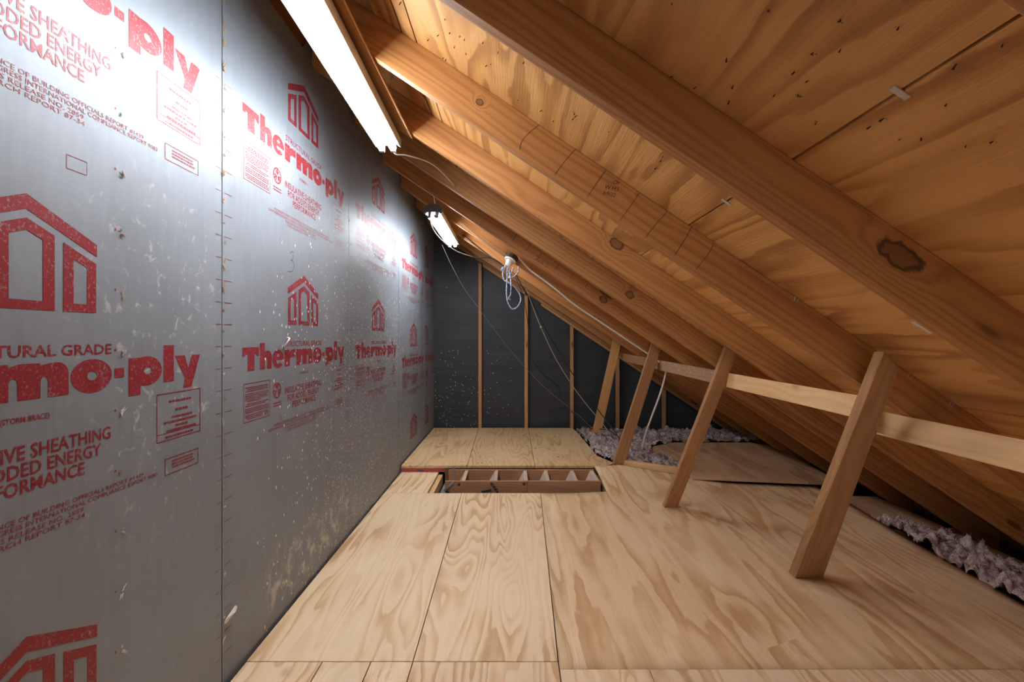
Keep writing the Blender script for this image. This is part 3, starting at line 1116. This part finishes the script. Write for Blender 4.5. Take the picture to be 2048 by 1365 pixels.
G = 0.0018
L0 = -0.987
YS, YR = 1.690, 1.652             # joint in front, left and right of centre
OP_Y0, OP_Y1 = 3.515, 4.055       # hatch opening
OP_X0, OP_X1 = -0.595, 0.735
sheet('plywood_sheet', [(L0, YS + G), (-0.368 - G, YS + G), (-0.389 - G, OP_Y0), (L0, OP_Y0)], 0.0, 'floor_ply')
sheet('plywood_sheet', [(-0.368 + G, YS + G), (0.172 - G, YS + G), (0.221 - G, OP_Y0), (-0.389 + G, OP_Y0)], 0.0, 'floor_ply')
for xa, xb, xa2, xb2, yt in ((L0, -0.704, L0, -0.704, YS), (-0.704, -0.523, -0.704, -0.523, YS), (-0.523, -0.368, -0.523, -0.36, YS), (-0.368, 0.172, -0.36, 0.172, YS), (0.172, 0.498, 0.172, 0.498, YR), (0.498, 2.31, 0.498, 2.30, YR)):
    sheet('plywood_sheet', [(xa2 + G, 0.2), (xb2 - G, 0.2), (xb - G, yt - G), (xa + G, yt - G)], 0.0, 'floor_ply')
sheet('plywood_sheet', [(L0, Y0), (0.3, Y0), (0.3, 0.197), (L0, 0.197)], 0.0, 'floor_ply')
sheet('plywood_sheet', [(0.304, Y0), (2.3, Y0), (2.3, 0.197), (0.304, 0.197)], 0.0, 'floor_ply')
sheet('plywood_offcut', [(L0, OP_Y0 + 0.004), (-0.655, OP_Y0 + 0.004), (-0.655, OP_Y1 + 0.045), (L0, OP_Y1 + 0.045)], 0.0, 'floor_ply')
# raised rear deck
RZ = 0.060
sheet('plywood_sheet', [(L0, OP_Y1), (-0.398 - G, OP_Y1), (-0.422 - G, 5.74), (L0, 5.74)], RZ, 'rear_ply', 0.023)
sheet('plywood_sheet', [(-0.398 + G, OP_Y1), (0.203 - G, OP_Y1), (0.207 - G, 5.75), (-0.422 + G, 5.75)], RZ, 'rear_ply', 0.023)
sheet('plywood_sheet', [(0.203 + G, OP_Y1), (0.84, OP_Y1), (0.93, 4.14), (0.822, 4.40), (0.785, 5.50), (0.76, 5.74), (0.207 + G, 5.74)], RZ, 'rear_ply', 0.023)


# big sheet to the right, easing up to the rear deck beyond the hatch
def smooth(a, b, x):
    u = max(0.0, min(1.0, (x - a) / (b - a)))
    return u * u * (3 - 2 * u)


def right_sheets():
    """two meshes in one sheet would split at the hatch corner, so build the sheet as one grid with the hatch notch left out"""
    def lerp(tab, q):
        if q <= tab[0][0]: return tab[0][1]
        for (a, va), (b, vb) in zip(tab, tab[1:]):
            if q <= b: return va + (vb - va) * (q - a) / (b - a)
        return tab[-1][1]
    xr = [(1.6, 2.31), (2.04, 2.31), (2.81, 2.385), (3.35, 2.46), (4.2, 2.47)]
    ytop2 = [(0.735, 4.053), (0.84, 4.053), (0.93, 4.10), (1.0, 4.085), (1.15, 3.98), (1.36, 3.86), (1.47, 3.80), (2.5, 3.68)]
    ys = [YR + G + (OP_Y0 - YR - G) * j / 20 for j in range(21)]
    us = [0, 0.25, 0.5, 0.75] + [1.0 + k for k in range(0, 25)]
    v, f, idx = [], [], {}

    def zz(x, y): return RZ * smooth(3.30, 4.06, y) * smooth(0.45, 0.735, x) * (1 - smooth(1.25, 1.9, x)) - 0.0005

    def xat(u, y):
        if u < 1: return (0.172 + (y - YR) / (OP_Y0 - YR) * 0.049 + G) * (1 - u) + OP_X1 * u
        return OP_X1 + (lerp(xr, y) - OP_X1) * (u - 1) / 24
    for j, y in enumerate(ys):
        for i, u in enumerate(us):
            x = xat(u, y)
            idx[i, j] = len(v)
            v.append((x, y, zz(x, y)))
    for j in range(len(ys) - 1):
        for i in range(len(us) - 1):
            f.append((idx[i, j], idx[i + 1, j], idx[i + 1, j + 1], idx[i, j + 1]))
    J = len(ys) - 1
    for k in range(1, 13):                       # beyond the near edge of the hatch, right of it only
        for i, u in enumerate(us):
            if u < 1: continue
            xx = xat(u, OP_Y0)
            y = OP_Y0 + (lerp(ytop2, xx) - OP_Y0) * k / 12
            x = xat(u, y)
            idx[i, J + k] = len(v)
            v.append((x, y, zz(x, y)))
        for i in range(4, len(us) - 1):
            f.append((idx[i, J + k - 1], idx[i + 1, J + k - 1], idx[i + 1, J + k], idx[i, J + k]))
    o = mk('plywood_sheet', v, f, M['right_ply'], floor, Matrix.Translation((1.3, 2.8, 0)), smooth=True)
    if o.data.polygons[0].normal.z < 0: o.data.flip_normals()
    s = o.modifiers.new('thickness', 'SOLIDIFY')
    s.thickness = TH
    s.offset = -1
    return o


right_sheets()
# board edge that bounds the loose insulation
P = [(0.935, 4.12), (1.0, 4.105), (1.15, 4.0), (1.30, 3.91), (1.40, 3.87)]
v, f = [], []
for x, y in P:
    v += [(x, y, 0.025), (x + 0.012, y + 0.028, 0.025), (x + 0.012, y + 0.028, 0.10), (x, y, 0.10)]
for i in range(len(P) - 1):
    a = i * 4
    for k in range(4):
        f.append((a + k, a + (k + 1) % 4, a + 4 + (k + 1) % 4, a + 4 + k))
f += [(0, 1, 2, 3), tuple(4 * len(P) - 4 + k for k in (3, 2, 1, 0))]
o = mk('edge_board', v, f, M['rail'], None, axis_frame((1.15, 4.0, 0.07), (1, -0.5, 0)))
tag(o, 'low curved board holding back the loose insulation between two braces', 'board')
# joists under the deck and hatch framing
box('gap_shade_strip', (-0.999, Y0, -0.19), (-0.975, Y1, -0.022), M['purple_shade'], floor)  # strip added as the painted shadow in the gap along the wall
for y in (1.69, 2.3, 2.9, 5.0):
    box('joist', (-0.97, y - 0.019, -0.199), (3.0, y + 0.019, -0.0185), M['framing'], floor)
hy0, hy1 = OP_Y0 + 0.001, OP_Y1 + 0.002
box('hatch_frame', (-0.60, hy0 - 0.03, -0.19), (0.76, hy0, -0.0185), M['framing'], floor)
box('hatch_frame', (-0.60, hy1 + 0.012, -0.19), (0.76, hy1 + 0.05, 0.036), M['framing'], floor)
box('hatch_frame', (-0.653, hy0, -0.19), (-0.615, hy1, -0.020), M['rail'], floor)
box('hatch_frame', (0.737, hy0, -0.19), (0.775, hy1, -0.022), M['framing'], floor)
o = box('red_board', (L0, OP_Y1 + 0.010, 0.0), (-0.60, OP_Y1 + 0.028, 0.036), M['red'])
tag(o, 'red-stained board edge under the raised deck beside the hatch', 'board')
box('ink_mark', (-0.845, OP_Y1 + 0.0092, 0.010), (-0.79, OP_Y1 + 0.0098, 0.020), M['blue'], o)
# hatch door lying under the folded ladder
d = box('hatch_door', (-0.60, hy0 + 0.005, -0.115), (0.735, hy1, -0.095), M['foil'])
tag(d, 'pull-down hatch door under the folded attic ladder', 'hatch door')

# ------------------------------------------------------------------ loose sheets and scraps at the eave
o = prism_z('loose_sheet', [(1.49, 3.76), (2.48, 3.62), (2.66, 3.80), (2.79, 4.85), (2.62, 5.02), (1.75, 5.02), (1.45, 4.80), (1.40, 4.55), (1.52, 4.22)], 0.028, 0.044, M['dull_ply'], None, None, 0.0008)
tag(o, 'dusty plywood sheet lying on the far right behind the second brace', 'plywood sheet')
o = prism_z('loose_sheet', [(2.46, 3.30), (2.58, 2.80), (2.70, 2.50), (2.83, 2.46), (2.84, 3.55), (2.52, 3.57)], -0.050, -0.038, M['dull_ply'], None, None, 0.0008)
tag(o, 'dark plywood scrap under the eave behind the nearest brace', 'plywood sheet')
rs = random.Random(3)
SCRL = ['torn brown scrap at the left end of the litter by the rear wall', 'second torn scrap from the left in the litter by the rear wall', 'torn brown scrap just right of the second brace by the rear wall', 'rightmost torn scrap in the litter by the rear wall', 'torn scrap lying under the left end of the litter pile']
for k, (x, y) in enumerate(((1.98, 5.16), (2.12, 5.22), (2.30, 5.12), (2.46, 5.20), (2.05, 5.08))):
    a = rs.uniform(-0.4, 0.4)
    w, h = rs.uniform(0.12, 0.2), rs.uniform(0.05, 0.09)
    z = 0.040 + 0.012 * (k % 3)
    pts = [(x + (u * math.cos(a) - t * math.sin(a)), y + (u * math.sin(a) + t * math.cos(a))) for u, t in ((-w, -h), (w * 0.7, -h * 1.2), (w, h * 0.4), (w * 0.2, h), (-w * 0.8, h * 0.7))]
    o = prism_z('cardboard_scrap', pts, z, z + 0.006, M['dull_ply'], None, None)
    tag(o, SCRL[k], 'scrap', 'torn scraps by the rear wall')
ob = box('wood_block', (0.93, 5.44, -0.02), (1.02, 5.56, 0.10), M['stud'], None, None, 0.002)
tag(ob, 'small wood block at the foot of the farthest brace', 'wood block')


def fluff_patch(name, outline, base, amp, mat, seed, label, nx=110, ny=110):
    """loose fibre insulation: a deeply creased blanket with thousands of fibres standing out of it"""
    xs_ = [p[0] for p in outline]
    ys_ = [p[1] for p in outline]
    x0, x1, y0, y1 = min(xs_), max(xs_), min(ys_), max(ys_)

    def inside(x, y):
        c = False
        for (ax, ay), (bx, by) in zip(outline, outline[1:] + outline[:1]):
            if (ay > y) != (by > y) and x < (bx - ax) * (y - ay) / (by - ay) + ax: c = not c
        return c

    def hgt(x, y):
        p = Vector((x * 6, y * 6, seed))
        h = noise.fractal(p, 0.9, 2.1, 5)
        h2 = abs(noise.noise(Vector((x * 19, y * 19, seed + 4))))
        h3 = noise.noise(Vector((x * 60, y * 60, seed + 8)))
        return base + amp * (0.6 * h + 0.8 * h2 + 0.08 * h3)
    v, f, ix = [], [], {}
    for j in range(ny + 1):
        for i in range(nx + 1):
            x, y = x0 + (x1 - x0) * i / nx, y0 + (y1 - y0) * j / ny
            if inside(x, y):
                ix[i, j] = len(v)
                v.append((x + 0.012 * noise.noise(Vector((x * 30, y * 30, 1))), y + 0.012 * noise.noise(Vector((x * 30, y * 30, 5))), hgt(x, y)))
    for (i, j), a in ix.items():
        q = [ix.get(k) for k in ((i, j), (i + 1, j), (i + 1, j + 1), (i, j + 1))]
        if None not in q: f.append(tuple(q))
    r = random.Random(seed)
    n = len(v)
    for k in range(int(n * 0.55)):                 # tufts
        c = Vector(v[r.randrange(n)])
        a = r.uniform(0, 6.28)
        Ln = r.uniform(0.005, 0.020)
        d_ = Vector((math.cos(a), math.sin(a), r.uniform(0.0, 0.7))) * Ln
        q = Vector((-math.sin(a), math.cos(a), 0.3)) * r.uniform(0.0008, 0.003)
        b = len(v)
        mid = c + d_ * 0.5 + Vector((0, 0, r.uniform(0, 0.008)))
        v += [c - q, c + q, mid + q * 0.8, mid - q * 0.8, c + d_]
        f += [(b, b + 1, b + 2, b + 3), (b + 3, b + 2, b + 4)]
    me = bpy.data.meshes.new(name)
    me.from_pydata([tuple(p) for p in v], [], f)
    for p in me.polygons: p.use_smooth = max(p.vertices) < n
    o = link(bpy.data.objects.new(name, me), M[mat])
    tag(o, label, 'insulation', None, 'stuff')
    return o


fluff_patch('loose_insulation', [(0.79, 5.72), (0.80, 5.45), (0.835, 4.42), (0.95, 4.15), (1.02, 4.125), (1.20, 4.0), (1.42, 3.90), (1.55, 4.2), (1.42, 4.55), (1.47, 4.82), (1.80, 5.03), (2.75, 5.03), (2.9, 5.72)], 0.045, 0.085, 'insul2', 3, 'loose greyish pink insulation filling the rear corner behind the deck', 150, 120)
fluff_patch('eave_insulation', [(2.29, 1.5), (2.29, 2.05), (2.365, 2.8), (2.42, 3.08), (2.54, 2.98), (2.62, 2.6), (2.66, 1.5)], 0.010, 0.105, 'insul', 11, 'pink insulation bulging along the right edge of the plywood floor', 60, 170)

# ------------------------------------------------------------------ braces (struts) and rails
def brace(name, base, top, w0, w1, d0, d1, mat, label, gap=0.002):
    """leaning 2x4: base/top are the near-face centre points; w widths across, d thickness in depth"""
    b, t = Vector(base), Vector(top)
    ax = (t - b).normalized()
    side = Vector((1, 0, 0))
    side = (side - ax * side.dot(ax)).normalized()
    dep = Vector((0, 1, 0))
    v = []
    bz = b.z
    for p, w, d, istop in ((b, w0, d0, False), (t, w1, d1, True)):
        for sx, sy in ((-1, 0), (1, 0), (1, 1), (-1, 1)):
            q = p + side * (sx * w / 2) + dep * (sy * d)
            # slide the corner along the axis onto the floor plane / roof plane
            if not istop:
                q = q + ax * ((bz - q.z) / ax.z)
            else:
                k = (zs(q.x) - gap - q.z) / (ax.z + SL * ax.x)
                q = q + ax * k
            v.append(q)
    o = mk(name, v, BOXF, M[mat], None, axis_frame((b + t) / 2, ax, (0, 1, 0)), 0.0015)
    tag(o, label, 'brace', 'leaning roof braces')
    return o


def P3(px, py, Y): return at(px, py, Y)


b1 = at(1618, 1157, 2.275); b1.z = 0.0
brace('brace', b1, at(1783, 722, 1.490), 0.138, 0.068, 0.056, 0.042, 'strut', 'nearest and largest leaning brace, standing on the pale plywood floor', 0.070)
b2 = at(1342, 1016, 3.215); b2.z = 0.0
brace('brace', b2, at(1464, 700, 2.715), 0.094, 0.078, 0.046, 0.038, 'strut', 'second nearest leaning brace, left of the dusty loose sheet', 0.03)
b3 = at(1238, 930, 4.10); b3.z = 0.058
brace('brace', b3, at(1314, 690, 3.965), 0.100, 0.086, 0.040, 0.038, 'strut', 'third leaning brace, standing at the edge of the loose insulation')
b4 = at(1194, 856, 5.21); b4.z = EYE + (HY - 866) * 5.21 / F
brace('brace', b4, at(1233, 690, 5.21), 0.10, 0.092, 0.038, 0.038, 'stud', 'farthest leaning brace, rising from the insulation before the black wall')


def rail(pa, pb, h, t, mat, label):
    """board on edge, pa/pb = top edge of the face towards the foil wall"""
    a, b = Vector(pa), Vector(pb)
    v = []
    for p in (a, b):
        v += [p, p + Vector((t, 0, -SL * t)), p + Vector((t, 0, -h)), p + Vector((0, 0, -h))]
    f = [(0, 1, 2, 3), (7, 6, 5, 4), (0, 4, 5, 1), (1, 5, 6, 2), (2, 6, 7, 3), (3, 7, 4, 0)]
    o = mk('rail', v, f, M[mat], None, axis_frame((a + b) / 2, b - a, (0, 0, 1)), 0.0015)
    tag(o, label, 'rail', 'rails between the braces')
    return o


def rail_top(x): return zb(x) - 0.003


rail((1.425, 0.15, rail_top(1.425)), (1.425, 1.78, rail_top(1.425)), 0.094, 0.038, 'rail', 'pale rail running out of the picture on the right from the nearest brace')
rail((1.332, 1.735, rail_top(1.332)), (1.325, 2.825, rail_top(1.325)), 0.090, 0.038, 'rail', 'pale rail between the nearest and second braces')
rail((1.318, 2.835, rail_top(1.318)), (1.300, 4.01, rail_top(1.300)), 0.089, 0.038, 'dusty', 'sawdust-speckled rail between the second and third braces')
rail((1.296, 4.055, rail_top(1.296)), (1.272, 5.22, rail_top(1.272)), 0.089, 0.038, 'strut', 'farthest short rail between the third and farthest braces')

# ------------------------------------------------------------------ fluorescent shop lights
def shop_light(y0, y1, x, z, label, hooks=False, turn=0.0):
    """twin-tube strip: white box body with the two tubes hung below it; turn = skew of the hanging in radians"""
    root = empty('shop_light', (x, (y0 + y1) / 2, z), label, 'shop light', 'fluorescent shop lights')
    yc = (y0 + y1) / 2
    fr = Matrix.Translation((x, yc, z))
    prism_y('housing', [(x - 0.061, z + 0.006), (x - 0.058, z + 0.006), (x - 0.040, z + 0.020), (x + 0.040, z + 0.020), (x + 0.058, z + 0.006), (x + 0.061, z + 0.006), (x + 0.059, z + 0.056), (x + 0.032, z + 0.080), (x - 0.032, z + 0.080), (x - 0.059, z + 0.056)], y0 + 0.004, y1 - 0.004, M['white_metal'], root, fr)
    prism_y('reflector_rib', [(x - 0.006, z + 0.002), (x + 0.006, z + 0.002), (x + 0.024, z + 0.0198), (x - 0.024, z + 0.0198)], y0 + 0.03, y1 - 0.03, M['white_metal'], root, fr)
    for s in (-1, 1):
        xt = x + s * 0.028
        cyl('tube', (xt, y0 + 0.022, z - 0.004), (xt, y1 - 0.022, z - 0.004), 0.0175, M['tube'], root, 12)
        for a, b in ((y0 + 0.002, y0 + 0.0215), (y1 - 0.0215, y1 - 0.002)):
            box('socket', (xt - 0.012, a, z - 0.022), (xt + 0.012, b, z + 0.0198), M['white_metal'], root)
    for ya, yb in ((y0 - 0.004, y0 + 0.0035), (y1 - 0.0035, y1 + 0.004)):
        m = M['grey_plastic'] if hooks else M['white_metal']
        k = 1.14 if hooks else 1.02
        prism_y('end_plate', [(x - 0.062 * k, z + 0.006), (x - 0.040 * k, z + 0.020), (x + 0.040 * k, z + 0.020), (x + 0.062 * k, z + 0.006), (x + 0.062 * k, z + 0.050), (x + 0.034, z + 0.082), (x - 0.034, z + 0.082), (x - 0.062 * k, z + 0.050)], ya, yb, m, root)
    if hooks:
        for s in (-1, 1):
            hx = x + s * 0.030 + 0.006
            cable('hook', [(hx, y0 - 0.008, z + 0.050), (hx + 0.006, y0 - 0.012, z + 0.022), (hx + 0.002, y0 - 0.012, z - 0.012), (hx - 0.014, y0 - 0.010, z - 0.022), (hx - 0.024, y0 - 0.006, z - 0.006)], 0.0062, M['grey_plastic'], root, 5, 8)
    root.matrix_basis = fr @ Matrix.Rotation(turn, 4, 'Z')
    return root


LZ = EYE + 0.955
shop_light(1.085, 2.300, -0.608, LZ, 'large bright twin-tube shop light nearest the camera, under the plank', False, 0.028)
shop_light(3.540, 4.720, -0.615, LZ, 'smaller far twin-tube shop light hanging above the rear deck', True)
# hangers
o = cable('hanger_cord', [(-0.60, 3.545, LZ + 0.080), (-0.602, 3.50, LZ + 0.13), (-0.61, 3.47, LZ + 0.20), (-0.60, 3.452, zb(-0.6) - 0.002)], 0.004, M['white_cable'])
tag(o, 'short white cord holding up the near end of the far shop light', 'cord')
o = cable('power_cord', [(-0.62, 2.302, LZ + 0.03), (-0.60, 2.34, LZ - 0.012), (-0.55, 2.40, LZ + 0.004), (-0.45, 2.60, LZ + 0.03), (-0.35, 2.838, zb(-0.35) + 0.03)], 0.0035, M['white_cable'])
tag(o, 'white cord leaving the far end of the nearer shop light', 'cord')
o = cable('power_cord', [at(858, 428, 3.53), at(866, 458, 3.7), at(885, 482, 4.0), at(912, 502, 4.3), at(945, 514, 4.62)], 0.0045, M['white_cable'])
tag(o, 'white cord drooping below the far shop light', 'cord')
o = cable('black_cord', [at(945, 514, 4.62), at(962, 516, 4.64), at(985, 517, 4.65), at(1003, 529, 4.655)], 0.005, M['black'])
tag(o, 'black cord running along a rafter behind the lamp holder', 'cord')
o = cable('black_cord', [at(926, 470, 4.655), at(950, 490, 4.655), at(985, 517, 4.652), at(1010, 535, 4.652)], 0.006, M['black'])
tag(o, 'thick black cord stapled under the rafter beside the far shop light', 'cord')

# porcelain lamp holder with a loop of rope
hb = at(1024, 515, 4.0)
axd = Vector((-0.42, -0.28, -0.86)).normalized()
root = empty('lamp_holder', hb, 'white porcelain lamp holder on a black box under a rafter', 'lamp holder')
cyl('junction_box', hb + axd * -0.012, hb + axd * 0.030, 0.055, M['black'], root, 12, smooth=False)
cyl('porcelain_flange', hb + axd * 0.031, hb + axd * 0.042, 0.056, M['porcelain'], root, 20, 0.050)
cyl('porcelain_neck', hb + axd * 0.042, hb + axd * 0.100, 0.036, M['porcelain'], root, 20, 0.022)
for a in (0.2, -0.3):
    cyl('screw', hb + Vector((-0.045, -0.02, 0.03 + 0.02 * a)), hb + Vector((-0.052, -0.026, 0.034 + 0.02 * a)), 0.004, M['dark_steel'], root, 8)
rp = lambda x, y, Y=3.93: at(x, y, Y)
rope = empty('rope', rp(1018, 535), 'blue and white rope hanging in loops from the lamp holder', 'rope')
cable('rope_loop', [rp(1012, 530), rp(1006, 545), rp(1008, 560), rp(1018, 566, 3.92), rp(1030, 575), rp(1040, 590), rp(1041, 603), rp(1034, 615), rp(1024, 618), rp(1016, 606), rp(1013, 585), rp(1014, 560), rp(1015, 535)], 0.0062, M['rope'], rope, 7, 8)
cable('rope_loop', [rp(1037, 532), rp(1036, 545), rp(1028, 553, 3.915), rp(1018, 556, 3.915), rp(1022, 548), rp(1027, 535)], 0.0062, M['rope'], rope, 7, 8)
cable('rope_end', [rp(1018, 540), rp(1021, 555, 3.91), rp(1022, 575, 3.91), rp(1021, 590), rp(1017, 597), rp(1021, 600)], 0.0062, M['rope'], rope, 7, 8)
cable('rope_end', [rp(1008, 534), rp(1003, 541), rp(1006, 536)], 0.0075, M['rope'], rope, 4, 8)

# white cable along the rafter, then down into the insulation
def under(px, Y=4.035, dz=-0.012):
    x = (px - HX) * Y / F
    return Vector((x, Y, zb(x) + dz))


o = cable('white_cable', [hb + Vector((0.05, 0.0, 0.005)), under(1060, 4.03, 0.03), under(1090, 4.03, 0.02), under(1110, 4.025, 0.012), under(1150), under(1200), under(1250), under(1300), under(1318, 4.0, -0.02), at(1331, 738, 4.09), at(1329, 758, 4.12), at(1318, 795, 4.15), at(1303, 835, 4.2), at(1291, 870, 4.25), at(1284, 900, 4.3)], 0.0085, M['white_cable'])
tag(o, 'white cable running down a rafter and hanging into the insulation', 'cable')
o = cable('wire', [at(900, 427, 4.05), at(940, 460, 4.045), at(980, 492, 4.04), at(1010, 513, 4.03)], 0.0025, M['grey_wire'])
tag(o, 'thin wire slanting along the rafter into the lamp holder', 'wire')
o = cable('wire', [at(884, 490, 4.75), at(905, 535, 4.9), at(930, 580, 5.05), at(960, 620, 5.15), at(1000, 675, 5.3), at(1050, 735, 5.4), at(1100, 785, 5.45), at(1150, 825, 5.45), at(1185, 858, 5.4)], 0.0028, M['grey_wire'])
tag(o, 'longest thin wire slanting across the black wall from the far shop light', 'wire')
o = cable('wire', [at(1030, 552, 4.68), at(1045, 590, 4.9), at(1055, 640, 5.3), at(1058, 690, 5.5), at(1068, 725, 5.55), at(1090, 752, 5.6), at(1115, 772, 5.65), at(1121, 800, 5.65), at(1119, 822, 5.68)], 0.0032, M['black'])
tag(o, 'black wire curling down the felt wall between two studs', 'wire')
o = cable('tan_cord', [at(1043, 540, 4.68), at(1052, 575, 4.85), at(1068, 620, 5.0), at(1082, 655, 5.05), at(1110, 715, 5.1), at(1145, 772, 5.15), at(1175, 812, 5.15), at(1205, 848, 5.1), at(1222, 872, 5.0)], 0.0045, M['tan_cord'])
tag(o, 'tan knotted cord stretched down past the third gable stud', 'cord')
kn = bmesh.new()
bmesh.ops.create_icosphere(kn, subdivisions=2, radius=0.014, matrix=Matrix.Translation(at(1082, 655, 5.05)))
me = bpy.data.meshes.new('knot')
kn.to_mesh(me)
kn.free()
link(bpy.data.objects.new('knot', me), M['tan_cord'], None, o)
o = cable('black_cord', [at(1032, 550, 4.66), at(1048, 580, 4.8), at(1062, 600, 5.0), at(1095, 665, 5.1), at(1140, 740, 5.12), at(1190, 812, 5.1), at(1225, 858, 4.95), at(1240, 880, 4.8)], 0.005, M['black'])
tag(o, 'black cord hanging from the rafters beside the tan knotted cord', 'cord')
o = cable('black_cord', [at(1142, 822, 5.6), at(1160, 840, 5.5), at(1180, 857, 5.35), at(1215, 860, 5.1), at(1233, 872, 4.9)], 0.005, M['black'])
tag(o, 'black cord lying over the insulation at the rear deck corner', 'cord')
# plastic edging on the eave insulation
o = cable('plastic_edge', [at(1868, 1064, 2.80), at(1910, 1078, 2.72), at(1955, 1100, 2.62), at(2000, 1117, 2.50), at(2060, 1140, 2.34)], 0.0045, M['white_cable'])
tag(o, 'white plastic line arching over the pink eave insulation', 'plastic line')

# ------------------------------------------------------------------ folding attic ladder
lad = empty('attic_ladder', (0.1, 3.9, -0.09), 'folded wooden attic ladder lying in the floor hatch', 'ladder')
ZT, ZB = 0.033, -0.066
NY, FY = 3.70, 4.015              # near and far rails of the ladder
JX = 0.125


def lrail(x0, x1, y, zt):
    return box('side_rail', (x0, y, ZB), (x1, y + 0.022, zt), M['ladder'], lad, axis_frame(((x0 + x1) / 2, y, 0), (1, 0, 0)), 0.001)


r_near = lrail(-0.545, JX - 0.001, NY, ZT)
lrail(JX + 0.001, 0.722, NY, ZT)
lrail(-0.560, JX - 0.001, FY, ZT)
lrail(JX + 0.001, 0.722, FY, ZT)
for x, lean in ((-0.425, 0.055), (-0.162, 0.055), (0.092, 0.05), (0.275, 0.045), (0.505, 0.045), (0.680, 0.045)):
    lo, hi = x - lean / 2, x + lean / 2
    t_ = 0.014
    mk('tread', [(lo - t_, NY + 0.022, ZB), (lo + t_, NY + 0.022, ZB), (lo + t_, FY, ZB), (lo - t_, FY, ZB), (hi - t_, NY + 0.022, ZT - 0.004), (hi + t_, NY + 0.022, ZT - 0.004), (hi + t_, FY, ZT - 0.004), (hi - t_, FY, ZT - 0.004)],
       BOXF, M['tread'], lad, Matrix.Translation((x, NY, 0)), 0.001)
box('second_section', (-0.54, NY + 0.003, ZB - 0.026), (0.72, NY + 0.025, ZB - 0.003), M['ladder'], lad, axis_frame((0.1, NY, 0), (1, 0, 0)))
box('second_section', (-0.54, FY - 0.003, ZB - 0.026), (0.72, FY + 0.019, ZB - 0.003), M['ladder'], lad, axis_frame((0.1, FY, 0), (1, 0, 0)))


def bolt(px, py):
    p = at(px, py, NY - 0.0005)
    cyl('bolt', p, p + Vector((0, -0.006, 0)), 0.011, M['dark_steel'], lad, 12)


bolt(918, 969.5); bolt(1048, 968.5); bolt(983, 968)


def arm(name, pa, pb, w, mat, holes=0):
    a, b = at(*pa, NY - 0.012), at(*pb, NY - 0.02)
    d_ = (b - a).normalized()
    q = Vector((-d_.z, 0, d_.x)) * w
    v = [a - q, a + q, b + q, b - q]
    v = v + [p + Vector((0, -0.004, 0)) for p in v]
    o = mk(name, v, BOXF, M[mat], lad, None, 0.0008)
    for k in range(holes):
        c = a + (b - a) * (k + 0.8) / (holes + 0.6) + Vector((0, -0.0045, 0))
        cyl('hole', c, c + Vector((0, -0.0006, 0)), 0.0045, M['galv'], o, 10)
    return o


arm('hinge_arm', (907, 964), (889, 982), 0.009, 'galv')
arm('hinge_arm', (889, 980), (902, 990), 0.009, 'dark_steel')
arm('spring_arm', (983, 967), (996, 986), 0.010, 'dark_steel', 3)
arm('brace_arm', (963, 985), (983, 981), 0.010, 'dark_steel')
sp = at(908, 941, FY - 0.003)
box('hinge_strap', (sp.x - 0.010, FY - 0.006, sp.z - 0.035), (sp.x + 0.010, FY - 0.001, sp.z + 0.036), M['galv'], lad, None, 0.001)
